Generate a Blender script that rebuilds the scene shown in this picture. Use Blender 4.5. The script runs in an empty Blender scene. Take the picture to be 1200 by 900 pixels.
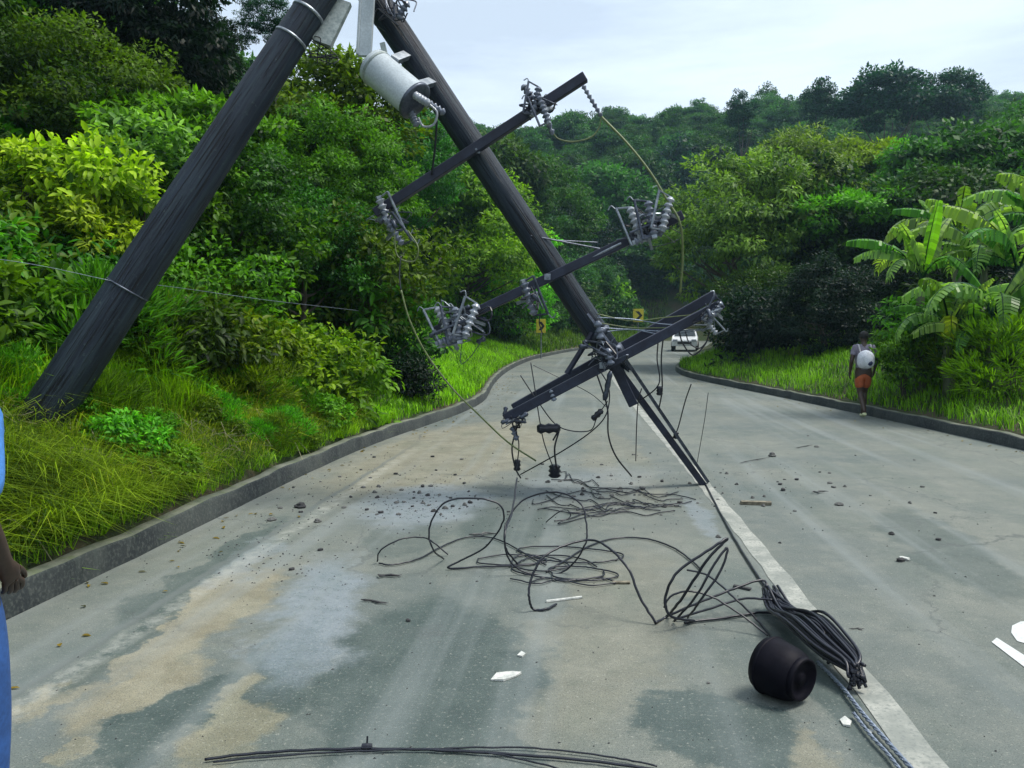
import bpy, bmesh, math, random
import numpy as np
from mathutils import Vector, Matrix
R = math.radians
sc = bpy.context.scene
col = sc.collection
# ------------------------------------------------------------------ camera
F, CX, CY = 942.0, 600.0, 450.0
CAMZ = 1.65
PITCH = math.atan(60 / F)
YAW = math.atan(95 / F * math.cos(PITCH))
cam_d = bpy.data.cameras.new('camera')
cam = bpy.data.objects.new('camera', cam_d); col.objects.link(cam)
cam_d.sensor_width = 36; cam_d.lens = F / 1200 * 36
cam_d.clip_start = 0.05; cam_d.clip_end = 6000
cam.location = (0, 0, CAMZ)
cam.rotation_euler = (math.pi / 2 - PITCH, 0, YAW)
sc.camera = cam
ROT = cam.rotation_euler.to_matrix()
# ------------------------------------------------------------------ world and sun
SUN_EL, SUN_AZ = R(63), R(84)        # azimuth measured from +Y towards +X
w = bpy.data.worlds.new("World"); sc.world = w; w.use_nodes = True
nt = w.node_tree; nt.nodes.clear()
def WN(t, **k):
    n = nt.nodes.new(t)
    for a, b in k.items(): setattr(n, a, b)
    return n
out = WN('ShaderNodeOutputWorld'); bg = WN('ShaderNodeBackground')
sky = WN('ShaderNodeTexSky', sky_type='NISHITA', sun_disc=False)
sky.sun_elevation = SUN_EL; sky.sun_rotation = SUN_AZ
sky.air_density = 1.0; sky.dust_density = 1.5; sky.ozone_density = 1.5
tc = WN('ShaderNodeTexCoord'); mp = WN('ShaderNodeMapping')
mp.inputs['Scale'].default_value = (1.0, 1.0, 5.5)
mp.inputs['Location'].default_value = (3.3, 1.1, 0.4)
ns = WN('ShaderNodeTexNoise'); ns.inputs['Scale'].default_value = 1.9; ns.inputs['Detail'].default_value = 6
ns.inputs['Roughness'].default_value = .55
cr = WN('ShaderNodeMapRange'); cr.inputs[1].default_value = .38; cr.inputs[2].default_value = .60
cr.inputs[3].default_value = .66; cr.inputs[4].default_value = 1.0
mx = WN('ShaderNodeMix', data_type='RGBA')
mx.inputs['B'].default_value = (9.0, 10.4, 12.0, 1)
nt.links.new(tc.outputs['Generated'], mp.inputs['Vector']); nt.links.new(mp.outputs[0], ns.inputs['Vector'])
nt.links.new(ns.outputs['Fac'], cr.inputs[0]); nt.links.new(cr.outputs[0], mx.inputs['Factor'])
nt.links.new(sky.outputs[0], mx.inputs['A']); nt.links.new(mx.outputs['Result'], bg.inputs['Color'])
bg.inputs['Strength'].default_value = 0.105
nt.links.new(bg.outputs[0], out.inputs[0])
sd = bpy.data.lights.new('sun', 'SUN'); sun = bpy.data.objects.new('sun', sd); col.objects.link(sun)
sd.energy = 4.6; sd.angle = R(20); sd.color = (1, .95, .86)
sdir = Vector((math.sin(SUN_AZ) * math.cos(SUN_EL), math.cos(SUN_AZ) * math.cos(SUN_EL), math.sin(SUN_EL)))
sun.rotation_euler = sdir.to_track_quat('Z', 'Y').to_euler()
sc.view_settings.view_transform = 'Standard'; sc.view_settings.look = 'None'
sc.view_settings.exposure = 0.0; sc.view_settings.gamma = 1.0
sc.render.engine = 'CYCLES'
sc.cycles.max_bounces = 6; sc.cycles.diffuse_bounces = 3; sc.cycles.transmission_bounces = 3
sc.cycles.volume_bounces = 0
sc.cycles.use_denoising = True

# ------------------------------------------------------------------ geometry of the place
def sstep(a, b, x):
    t = np.clip((np.asarray(x, float) - a) / (b - a), 0, 1); return t * t * (3 - 2 * t)
def zroad(y):
    y = np.asarray(y, float)
    return np.where(y < 16, 0, np.where(y < 26, .0125 * (y - 16) ** 2 / 20, .0125 * (y - 21)))
def ray(px, py):
    v = ROT @ Vector(((px - CX) / F, (CY - py) / F, -1)); return v / v.y
def P(px, py, Y):                      # the place seen at a pixel, Y metres down the road
    v = ray(px, py); return Vector((v.x * Y, Y, CAMZ + v.z * Y))
def G(px, py, dz=0.0):                 # the spot of the road surface seen at a pixel
    v = ray(px, py); lo, hi = .5, 130.
    for _ in range(50):
        m = (lo + hi) / 2
        if CAMZ + v.z * m > float(zroad(m)) + dz: lo = m
        else: hi = m
    return Vector((v.x * lo, lo, CAMZ + v.z * lo))
def pchip_like(pts):
    pts = sorted(pts); ys = np.array([p[0] for p in pts]); xs = np.array([p[1] for p in pts])
    yy = np.linspace(ys[0], ys[-1], 900); xx = np.interp(yy, ys, xs)
    k = np.ones(15) / 15
    pad = np.pad(xx, 7, mode='edge'); 
    pad[:7] = xx[0]; sm = np.convolve(pad, k, 'valid')
    return lambda y: np.interp(y, yy, sm)
def edge(pix):
    return [(G(a, b).y, G(a, b).x) for a, b in pix]
LE = edge([(10,726),(142,665),(277,598),(356,555),(422,522),(505,496),(560,482),(571,468),(577,450),(597,433),(624,421),(667,412),(696,408)])
RE = edge([(1200,528),(1100,504),(1000,484),(900,461),(830,449),(790,438),(787,434),(800,426),(815,415),(835,403)])
LE = [(-40, -3.45), (0, -3.45)] + LE + [(75, 4.5), (95, 9.5), (130, 13), (400, 13)]
RE = [(-40, 6.35), (0, 6.35), (8, 6.4)] + RE + [(95, 15), (130, 19), (400, 19)]
xl = pchip_like([(p[0], p[1]) for p in LE]); xr = pchip_like([(p[0], p[1]) for p in RE])
def H(x, y):
    x = np.asarray(x, float); y = np.asarray(y, float)
    ol = xl(y) - x; orr = x - xr(y)
    s1 = .54 + (.36 - .54) * sstep(9, 15, y); w1 = 2.1 + (3.6 - 2.1) * sstep(9, 15, y)
    ol_ = np.maximum(ol - .15, 0); gl = s1 * np.minimum(ol_, w1) + .62 * np.maximum(ol_ - w1, 0)
    gl = 36 * (1 - np.exp(-gl / 36))
    or_ = np.maximum(orr - .15, 0)
    gr = .30 * np.minimum(or_, 3.2) + .10 * np.clip(or_ - 3.2, 0, 3.5) + .60 * np.maximum(or_ - 6.7, 0)
    gr = 36 * (1 - np.exp(-gr / 36))
    side = np.where(ol > .15, gl, np.where(orr > .15, gr, 0))
    e = .95 * np.maximum(y - 86, 0); e = 52 * (1 - np.exp(-e / 52))
    base = zroad(np.minimum(y, 90))
    bump = (np.sin(x * .9 + y * .37) * np.cos(y * .71 - x * .33) * .10 + np.sin(x * .21) * np.cos(y * .17) * .5 * sstep(8, 30, np.maximum(ol, orr))) * sstep(.3, 2.5, np.maximum(ol, orr))
    onroad = (ol <= .15) & (orr <= .15)
    off = np.where(onroad, -.02, .195)
    return base + np.maximum(side, np.where(y > 86, e, 0)) + bump + np.where((y > 88) & onroad, .2, off)
def Hf(x, y): return float(H(x, y))

# ------------------------------------------------------------------ helpers: objects
def tag(o, label=None, cat=None, group=None, kind=None):
    if label: o['label'] = label
    if cat: o['category'] = cat
    if group: o['group'] = group
    if kind: o['kind'] = kind
    return o
def empty(name, loc, label, cat, group=None, rot=(0, 0, 0), scale=None):
    o = bpy.data.objects.new(name, None); col.objects.link(o); o.location = loc; o.rotation_euler = rot
    o.empty_display_size = .2
    if scale: o.scale = scale
    return tag(o, label, cat, group)
def setsmooth(me, v=True):
    me.polygons.foreach_set('use_smooth', [v] * len(me.polygons))
def npmesh(name, V, faces, tint=None, smooth=False):
    """V (N,3); faces: list of (M,k) index arrays"""
    me = bpy.data.meshes.new(name)
    V = np.asarray(V, np.float32); me.vertices.add(len(V)); me.vertices.foreach_set('co', V.ravel())
    li = np.concatenate([f.ravel() for f in faces]).astype(np.int32)
    lt = np.concatenate([np.full(len(f), f.shape[1], np.int32) for f in faces])
    ls = np.concatenate([[0], np.cumsum(lt)[:-1]]).astype(np.int32)
    me.loops.add(len(li)); me.loops.foreach_set('vertex_index', li)
    me.polygons.add(len(lt)); me.polygons.foreach_set('loop_start', ls); me.polygons.foreach_set('loop_total', lt)
    if smooth: me.polygons.foreach_set('use_smooth', np.ones(len(lt), bool))
    if tint is not None:
        a = me.attributes.new('tint', 'FLOAT', 'POINT'); a.data.foreach_set('value', np.asarray(tint, np.float32))
    me.update(calc_edges=True)
    return me
def link(name, me, m=None, parent=None, loc=None, rot=None):
    o = bpy.data.objects.new(name, me); col.objects.link(o)
    if m and me.materials.find(m.name) < 0 and len(me.materials) == 0: me.materials.append(m)
    if parent: o.parent = parent
    if loc is not None: o.location = loc
    if rot is not None: o.rotation_euler = rot
    return o
def bmobj(name, bm, m, parent=None, smooth=False, bevel=0):
    me = bpy.data.meshes.new(name)
    if bevel: bmesh.ops.bevel(bm, geom=bm.edges[:], offset=bevel, segments=1, affect='EDGES')
    bm.normal_update(); bm.to_mesh(me); bm.free()
    if smooth:
        setsmooth(me)
    return link(name, me, m, parent)
def frame(axis, hint=Vector((0, 0, 1))):
    z = Vector(axis).normalized(); h = Vector(hint)
    if abs(z.dot(h.normalized())) > .97: h = Vector((1, 0, 0))
    x = h.cross(z).normalized(); y = z.cross(x)
    return Matrix((x, y, z)).transposed()
def catmull(pts, n=8):
    p = [np.array(q, float) for q in pts]
    if len(p) < 3: 
        return [Vector(p[0] + (p[1] - p[0]) * t) for t in np.linspace(0, 1, n + 1)]
    p = [2 * p[0] - p[1]] + p + [2 * p[-1] - p[-2]]; o = []
    for i in range(1, len(p) - 2):
        for t in np.linspace(0, 1, n, endpoint=False):
            a, b, c, d = p[i-1:i+3]
            o.append(Vector(.5 * (2*b + (c-a)*t + (2*a-5*b+4*c-d)*t*t + (3*b-a-3*c+d)*t**3)))
    o.append(Vector(p[-2])); return o
def add_tube(bm, pts, r, seg=6, caps=True):
    n = len(pts); rs = r if hasattr(r, '__len__') else [r] * n
    rings = []; prev = None
    for i, p in enumerate(pts):
        d = (pts[min(i+1, n-1)] - pts[max(i-1, 0)])
        if d.length < 1e-7: d = Vector((0, 0, 1))
        d.normalize()
        if prev is None:
            u = frame(d).col[0].copy()
        else:
            u = prev - d * prev.dot(d)
            if u.length < 1e-4: u = frame(d).col[0].copy()
            u.normalize()
        prev = u; v = d.cross(u)
        rings.append([bm.verts.new(p + (u * math.cos(a) + v * math.sin(a)) * rs[i]) for a in [2*math.pi*k/seg for k in range(seg)]])
    for a, b in zip(rings, rings[1:]):
        for k in range(seg):
            bm.faces.new((a[k], a[(k+1) % seg], b[(k+1) % seg], b[k]))
    if caps:
        bm.faces.new(rings[0][::-1]); bm.faces.new(rings[-1])
def add_lathe(bm, M, prof, seg=14):
    """M 4x4; prof list of (r, z)"""
    rings = []
    for r, z in prof:
        if r < 1e-5: rings.append([bm.verts.new(M @ Vector((0, 0, z)))])
        else: rings.append([bm.verts.new(M @ Vector((r*math.cos(2*math.pi*k/seg), r*math.sin(2*math.pi*k/seg), z))) for k in range(seg)])
    for a, b in zip(rings, rings[1:]):
        for k in range(seg):
            k2 = (k + 1) % seg
            if len(a) == 1 and len(b) == 1: continue
            if len(a) == 1: bm.faces.new((a[0], b[k2], b[k]))
            elif len(b) == 1: bm.faces.new((a[k], a[k2], b[0]))
            else: bm.faces.new((a[k], a[k2], b[k2], b[k]))
def MX(loc, axis=(0, 0, 1), hint=(0, 0, 1)):
    return Matrix.Translation(loc) @ frame(axis, Vector(hint)).to_4x4()
def add_box(bm, M, sx, sy, sz, c=(0, 0, 0)):
    vs = [bm.verts.new(M @ Vector((c[0]+x*sx/2, c[1]+y*sy/2, c[2]+z*sz/2))) for x in (-1, 1) for y in (-1, 1) for z in (-1, 1)]
    for f in ((0,1,3,2),(4,6,7,5),(0,4,5,1),(2,3,7,6),(0,2,6,4),(1,5,7,3)): bm.faces.new([vs[i] for i in f])
def beam(bm, a, b, w_, h_, hint=(0, 1, 0)):
    a = Vector(a); b = Vector(b); M = MX((a + b) / 2, b - a, hint); add_box(bm, M, w_, h_, (b - a).length)

# ------------------------------------------------------------------ materials
def newmat(name):
    m = bpy.data.materials.new(name); m.use_nodes = True; t = m.node_tree
    p = t.nodes['Principled BSDF']; return m, t, p
class N:
    def __init__(s, t): s.t = t
    def new(s, ty, **k):
        n = s.t.nodes.new(ty)
        for a, b in k.items(): setattr(n, a, b)
        return n
    def l(s, a, b): s.t.links.new(a, b)
    def val(s, inp, v):
        if hasattr(v, 'links') or isinstance(v, bpy.types.NodeSocket): s.l(v, inp)
        else: inp.default_value = v
    def noise(s, vec, scale, detail=4, rough=.55, dist=0.):
        n = s.new('ShaderNodeTexNoise'); s.l(vec, n.inputs['Vector'])
        n.inputs['Scale'].default_value = scale; n.inputs['Detail'].default_value = detail
        n.inputs['Roughness'].default_value = rough; n.inputs['Distortion'].default_value = dist
        return n.outputs['Fac']
    def mr(s, v, a, b, c=0., d=1., smooth=True):
        n = s.new('ShaderNodeMapRange'); 
        if smooth: n.interpolation_type = 'SMOOTHSTEP'
        s.l(v, n.inputs[0])
        for i, q in zip((1, 2, 3, 4), (a, b, c, d)): n.inputs[i].default_value = q
        return n.outputs[0]
    def math(s, op, a, b=0.):
        n = s.new('ShaderNodeMath', operation=op); s.val(n.inputs[0], a); s.val(n.inputs[1], b); return n.outputs[0]
    def mix(s, f, a, b, bt='MIX'):
        n = s.new('ShaderNodeMix', data_type='RGBA', blend_type=bt)
        s.val(n.inputs['Factor'], f); s.val(n.inputs['A'], a if not isinstance(a, tuple) else (*a[:3], 1)); s.val(n.inputs['B'], b if not isinstance(b, tuple) else (*b[:3], 1))
        return n.outputs['Result']
    def pos(s): return s.new('ShaderNodeNewGeometry').outputs['Position']
    def obj(s): return s.new('ShaderNodeTexCoord').outputs['Object']
    def bump(s, h, strength=.3, dist=.01):
        n = s.new('ShaderNodeBump'); n.inputs['Strength'].default_value = strength; n.inputs['Distance'].default_value = dist
        s.l(h, n.inputs['Height']); return n.outputs[0]
    def scale(s, v, sc_):
        n = s.new('ShaderNodeVectorMath', operation='MULTIPLY'); s.l(v, n.inputs[0]); n.inputs[1].default_value = sc_; return n.outputs[0]

def rough_mat(name, c1, c2, scale=6, rough=.7, metal=0., bump=.3, stretch=(1, 1, 1), fine=60, dist=.004):
    m, t, p = newmat(name); n = N(t); v = n.scale(n.obj(), stretch)
    a = n.noise(v, scale, 5, .6); b = n.noise(v, fine, 3, .6)
    c = n.mix(n.mr(a, .3, .7), c1, c2); c = n.mix(n.mr(b, .3, .7, 0, .35), c, tuple(x * .45 for x in c1))
    n.l(c, p.inputs['Base Color']); p.inputs['Roughness'].default_value = rough; p.inputs['Metallic'].default_value = metal
    n.l(n.bump(n.math('ADD', a, n.math('MULTIPLY', b, .5)), bump, dist), p.inputs['Normal'])
    return m
M = {}
def leaf_mat(name, base=None, rnd=.35, transl=.35, rough=.5):
    m, t, p = newmat(name); n = N(t)
    oi = n.new('ShaderNodeObjectInfo'); at = n.new('ShaderNodeAttribute'); at.attribute_name = 'tint'
    b = oi.outputs['Color'] if base is None else None
    hs = n.new('ShaderNodeHueSaturation')
    if b is not None: n.l(b, hs.inputs['Color'])
    else: hs.inputs['Color'].default_value = (*base, 1)
    n.l(n.mr(oi.outputs['Random'], 0, 1, .5 - .035, .5 + .03, False), hs.inputs['Hue'])
    n.l(n.mr(oi.outputs['Random'], 0, 1, 1 - rnd, 1 + rnd, False), hs.inputs['Value'])
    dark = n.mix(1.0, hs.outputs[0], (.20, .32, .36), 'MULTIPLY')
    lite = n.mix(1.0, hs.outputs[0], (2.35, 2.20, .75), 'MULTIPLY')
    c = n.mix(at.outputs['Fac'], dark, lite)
    n.l(c, p.inputs['Base Color']); p.inputs['Roughness'].default_value = rough
    p.inputs['Specular IOR Level'].default_value = .18
    tr = n.new('ShaderNodeBsdfTranslucent'); tc_ = n.mix(1.0, c, (1.3, 1.5, .5), 'MULTIPLY'); n.l(tc_, tr.inputs['Color'])
    ms = n.new('ShaderNodeMixShader'); ms.inputs[0].default_value = transl
    n.l(p.outputs[0], ms.inputs[1]); n.l(tr.outputs[0], ms.inputs[2])
    n.l(ms.outputs[0], t.nodes['Material Output'].inputs[0])
    return m
M['leaf'] = leaf_mat('leaf_foliage')
M['bark'] = rough_mat('bark', (.05, .04, .03), (.12, .10, .08), 8, .9, stretch=(1, 1, .25), bump=.6)
M['polebark'] = rough_mat('tarred_pole_wood', (.010, .017, .042), (.028, .046, .074), 3, .5, stretch=(1, 1, .12), bump=.9, fine=26, dist=.02)
m, t, p = newmat('weathered_pole'); n = N(t); v = n.obj()
g1_ = n.noise(n.scale(v, (34, 34, .9)), 1., 6, .65, .6); g2_ = n.noise(n.scale(v, (6, 6, 1.1)), 1., 5, .6); g3_ = n.noise(v, 22, 4, .7); ckk = n.noise(n.scale(v, (60, 60, 1.6)), 1., 3, .5)
c = n.mix(n.mr(g2_, .35, .68), (.004, .008, .020), (.016, .027, .046)); c = n.mix(n.mr(g1_, .42, .68, 0, .8), c, (.030, .048, .062)); c = n.mix(n.mr(g3_, .60, .74, 0, .5), c, (.085, .12, .115)); c = n.mix(n.mr(ckk, .36, .44, .9, 0), c, (.003, .004, .008))
n.l(c, p.inputs['Base Color']); p.inputs['Roughness'].default_value = .62; p.inputs['Specular IOR Level'].default_value = .35
n.l(n.bump(n.math('ADD', n.math('ADD', g1_, n.math('MULTIPLY', g3_, .4)), n.mr(ckk, .34, .46)), .8, .012), p.inputs['Normal']); M['polebark'] = m
M['beam'] = rough_mat('dark_crossarm', (.006, .009, .026), (.022, .030, .060), 6, .6, bump=.5)
M['steel'] = rough_mat('galvanised_steel', (.18, .21, .25), (.38, .42, .46), 14, .45, .7, .2)
M['dsteel'] = rough_mat('dull_steel', (.04, .05, .075), (.12, .14, .18), 14, .45, .6, .2)
M['porc'] = rough_mat('grey_porcelain', (.10, .12, .17), (.22, .25, .31), 10, .22, 0, .1)
M['wporc'] = rough_mat('pale_porcelain', (.26, .29, .34), (.46, .49, .54), 10, .2, 0, .1)
M['tank'] = rough_mat('grey_tank_paint', (.42, .48, .52), (.55, .61, .65), 4, .38, 0, .1)
M['plate'] = rough_mat('weathered_grey_plate', (.22, .27, .27), (.42, .47, .46), 22, .6, .2, .3)
M['cable'] = rough_mat('black_cable', (.006, .008, .016), (.016, .018, .03), 30, .38, 0, .1)
M['gcable'] = rough_mat('olive_cable', (.10, .14, .05), (.20, .24, .10), 30, .5, 0, .1)
M['scable'] = rough_mat('silver_cable', (.20, .24, .32), (.40, .46, .55), 80, .4, .5, .4)
M['drum'] = rough_mat('black_drum', (.002, .002, .006), (.006, .005, .010), 20, .6, 0, .2); M['drum'].node_tree.nodes['Principled BSDF'].inputs['Specular IOR Level'].default_value = .12
M['stone'] = rough_mat('rubble_stone', (.05, .055, .06), (.16, .16, .15), 20, .9, 0, .6)
M['wood'] = rough_mat('splinter_wood', (.10, .085, .06), (.30, .27, .20), 20, .8, 0, .4)
M['white'] = rough_mat('white_scrap', (.42, .44, .42), (.66, .66, .62), 20, .7, 0, .2)
M['clod'] = rough_mat('dark_clod', (.02, .022, .028), (.06, .06, .06), 30, .9, 0, .6)
# concrete of the kerbs
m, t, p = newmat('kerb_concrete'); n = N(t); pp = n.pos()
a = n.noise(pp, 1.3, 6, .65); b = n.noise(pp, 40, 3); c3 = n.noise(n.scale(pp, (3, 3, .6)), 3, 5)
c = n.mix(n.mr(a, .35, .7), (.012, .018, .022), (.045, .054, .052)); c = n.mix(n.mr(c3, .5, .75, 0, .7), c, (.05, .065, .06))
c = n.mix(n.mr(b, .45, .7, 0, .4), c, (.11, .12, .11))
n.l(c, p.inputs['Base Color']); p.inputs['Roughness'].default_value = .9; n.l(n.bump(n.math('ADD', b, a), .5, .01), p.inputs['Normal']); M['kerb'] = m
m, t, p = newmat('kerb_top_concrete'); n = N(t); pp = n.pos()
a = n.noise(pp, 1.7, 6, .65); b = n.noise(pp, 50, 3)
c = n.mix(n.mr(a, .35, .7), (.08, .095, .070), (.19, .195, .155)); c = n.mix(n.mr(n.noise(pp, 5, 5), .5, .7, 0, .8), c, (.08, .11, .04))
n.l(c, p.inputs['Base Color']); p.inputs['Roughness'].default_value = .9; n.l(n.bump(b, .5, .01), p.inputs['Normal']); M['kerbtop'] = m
# soil and litter
m, t, p = newmat('soil_and_moss'); n = N(t); pp = n.pos()
a = n.noise(pp, .5, 6, .65); b = n.noise(pp, 9, 5, .7)
c = n.mix(n.mr(a, .40, .62), (.035, .055, .018), (.075, .055, .035)); c = n.mix(n.mr(b, .4, .7, 0, .8), c, (.03, .06, .012))
n.l(c, p.inputs['Base Color']); p.inputs['Roughness'].default_value = 1; n.l(n.bump(b, .8, .06), p.inputs['Normal']); M['soil'] = m
# road
def patch_mask(n, vec, lst, soft=.30):
    tot = None
    for (xb, yb, xt, yt, wpx, amt) in lst:
        A = G(xb, yb); B = G(xt, yt); c0 = (A + B) / 2; d = B - A; Lh = max(d.length / 2, .05)
        ang = math.atan2(d.y, d.x); dm = c0.y; wh = wpx * dm / F / 2
        mpn = n.new('ShaderNodeMapping', vector_type='TEXTURE')
        mpn.inputs['Location'].default_value = (c0.x, c0.y, 0); mpn.inputs['Rotation'].default_value = (0, 0, ang)
        mpn.inputs['Scale'].default_value = (Lh, wh, 1); n.l(vec, mpn.inputs['Vector'])
        ln = n.new('ShaderNodeVectorMath', operation='LENGTH'); n.l(mpn.outputs[0], ln.inputs[0])
        v = n.mr(ln.outputs['Value'], 1 + soft * .35, 1 - soft, 0, amt)
        tot = v if tot is None else n.math('MAXIMUM', tot, v)
    return tot
def road_mat():
    m, t, p = newmat('worn_concrete_road'); n = N(t); pp = n.pos()
    flat = n.scale(pp, (1, 1, 0))
    nz = n.new('ShaderNodeTexNoise'); n.l(flat, nz.inputs['Vector']); nz.inputs['Scale'].default_value = 2.1; nz.inputs['Detail'].default_value = 7; nz.inputs['Roughness'].default_value = .62
    sub = n.new('ShaderNodeVectorMath', operation='SUBTRACT'); n.l(nz.outputs['Color'], sub.inputs[0]); sub.inputs[1].default_value = (.5, .5, .5)
    mu = n.new('ShaderNodeVectorMath', operation='MULTIPLY'); n.l(sub.outputs[0], mu.inputs[0]); mu.inputs[1].default_value = (.75, 1.15, 0)
    ad = n.new('ShaderNodeVectorMath', operation='ADD'); n.l(flat, ad.inputs[0]); n.l(mu.outputs[0], ad.inputs[1]); dv = ad.outputs[0]
    big = n.noise(flat, .45, 6, .6); mid = n.noise(flat, 3.2, 6, .65); fine = n.noise(flat, 55, 3, .7); grit = n.noise(flat, 170, 2, .7)
    tan = patch_mask(n, dv, [(90,870,310,655,125,1.),(245,925,300,785,135,.95),(395,825,398,750,60,.7),(0,862,150,762,70,.9),(60,910,110,850,40,.8),(400,590,610,492,230,.8),(640,905,760,640,180,.35),(760,600,700,500,80,.35),(975,915,905,850,80,.6)])
    dark = patch_mask(n, dv, [(500,945,500,700,300,1.),(860,925,815,805,190,1.),(90,930,255,785,110,1.),(335,860,345,720,100,.8),(20,850,290,640,50,.75),(90,760,350,598,55,.7),(1200,720,1040,590,110,.6),(1040,905,890,700,60,.8),  # last patch on this line: shadow beside the centre line, painted in
                              (560,650,640,585,150,.6),(600,640,600,560,110,.5),(440,660,500,610,90,.55),(620,920,560,800,100,.7),(560,730,640,600,100,.3),(900,720,790,700,60,.45)])
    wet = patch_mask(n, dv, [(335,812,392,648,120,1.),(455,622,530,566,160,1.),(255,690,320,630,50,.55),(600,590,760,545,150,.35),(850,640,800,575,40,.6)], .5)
    base = n.mix(n.mr(big, .35, .65), (.098, .119, .112), (.152, .164, .142))
    base = n.mix(n.mr(mid, .45, .75, 0, .35), base, (.225, .228, .195))
    # right lane is a little greyer and smoother
    c = n.mix(tan, base, n.mix(n.mr(mid, .35, .65), (.180, .165, .112), (.240, .225, .163)))
    dk = n.mix(n.mr(mid, .3, .7), (.040, .062, .058), (.068, .092, .085))
    c = n.mix(n.mr(dark, .05, .95), c, dk)
    c = n.mix(n.math('MULTIPLY', wet, .85), c, (.225, .258, .290))  # pale blue sky reflection of the wet patches, painted into the base colour
    # dust specks and pits
    mo = n.noise(flat, 8.5, 6, .72); c = n.mix(n.mr(mo, .50, .72, 0, .55), c, n.mix(1., c, (.62, .70, .68), 'MULTIPLY')); c = n.mix(n.mr(mo, .30, .47, .45, 0), c, n.mix(1., c, (1.35, 1.32, 1.25), 'MULTIPLY'))
    mo2 = n.noise(n.scale(flat, (1., .35, 1)), 1.6, 6, .6); c = n.mix(n.mr(mo2, .46, .66, 0, .6), c, n.mix(1., c, (.72, .80, .79), 'MULTIPLY'))
    c = n.mix(n.mr(fine, .55, .75, 0, .45), c, (.42, .42, .37))
    c = n.mix(n.mr(grit, .53, .66, 0, .75), c, (.035, .042, .042)); pit = n.noise(flat, 95, 2, .8); c = n.mix(n.mr(pit, .30, .42, .7, 0), c, (.04, .048, .048))
    spot = n.noise(flat, 11, 5, .75); c = n.mix(n.mr(spot, .62, .74, 0, .6), c, (.13, .145, .14))
    # broken seam of the gutter: runs along the kerb
    sx = n.new('ShaderNodeSeparateXYZ'); n.l(dv, sx.inputs[0]); 
    sx2 = n.new('ShaderNodeSeparateXYZ'); n.l(flat, sx2.inputs[0])
    wob = n.math('MULTIPLY', n.math('SUBTRACT', mid, .5), .16)
    xx = n.math('ADD', sx2.outputs['X'], wob)
    seam = n.math('ABSOLUTE', n.math('ADD', xx, 2.62)); seam_d = n.mr(seam, .012, .045, .75, 0)
    seam2 = n.math('ABSOLUTE', n.math('ADD', xx, 2.50)); seam_l = n.math('MULTIPLY', n.mr(seam2, .02, .12, .32, 0), n.mr(mo, .35, .65))
    near = n.mr(sx2.outputs['Y'], 9, 13, 1, 0)
    c = n.mix(n.math('MULTIPLY', seam_l, near), c, (.50, .50, .45)); c = n.mix(n.math('MULTIPLY', seam_d, near), c, (.10, .115, .11))
    # long faint wheel tracks
    wv = n.noise(n.scale(flat, (2.3, .07, 1)), 1.2, 4, .5)
    c = n.mix(n.mr(wv, .5, .72, 0, .45), c, (.20, .225, .225))
    cra = n.new('ShaderNodeTexVoronoi', feature='DISTANCE_TO_EDGE'); n.l(dv, cra.inputs['Vector']); cra.inputs['Scale'].default_value = .38
    ck = n.mr(cra.outputs['Distance'], .0015, .007, .65, 0); c = n.mix(n.math('MULTIPLY', ck, n.mr(big, .42, .6)), c, (.06, .07, .07))
    n.l(c, p.inputs['Base Color'])
    rg = n.math('SUBTRACT', n.mr(fine, .3, .7, .74, .9), n.math('MULTIPLY', n.mr(dark, .3, 1), .17))
    wm = n.math('MULTIPLY', wet, n.mr(spot, .35, .6, 1.0, .55))
    rg = n.math('SUBTRACT', rg, n.math('MULTIPLY', wm, .60)); rg = n.math('MAXIMUM', rg, .16)
    n.l(rg, p.inputs['Roughness'])
    hb = n.math('ADD', n.math('MULTIPLY', fine, .6), n.math('ADD', n.math('MULTIPLY', grit, .5), n.math('MULTIPLY', spot, .8)))
    bn = n.new('ShaderNodeBump'); bn.inputs['Distance'].default_value = .006; n.l(hb, bn.inputs['Height'])
    n.l(n.mr(wet, 0, 1, .55, .07), bn.inputs['Strength']); n.l(bn.outputs[0], p.inputs['Normal'])
    return m
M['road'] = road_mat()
m, t, p = newmat('worn_line_paint'); n = N(t); pp = n.pos(); a = n.noise(pp, 3.5, 6, .7); b = n.noise(pp, 60, 3)
c = n.mix(n.mr(a, .38, .66), (.20, .215, .195), (.345, .35, .315)); c = n.mix(n.mr(b, .50, .66, 0, .8), c, (.16, .175, .165))
n.l(c, p.inputs['Base Color']); p.inputs['Roughness'].default_value = .8; M['paint'] = m
m, t, p = newmat('fresh_white_paint'); n = N(t); b = n.noise(n.pos(), 40, 4)
n.l(n.mix(n.mr(b, .5, .75, 0, .5), (.52, .54, .54), (.20, .22, .22)), p.inputs['Base Color']); p.inputs['Roughness'].default_value = .7; M['wpaint'] = m
def plain(name, c, rough=.6, metal=0.):
    return rough_mat(name, tuple(x * .8 for x in c), tuple(min(x * 1.15, 1) for x in c), 12, rough, metal, .15)

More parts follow.
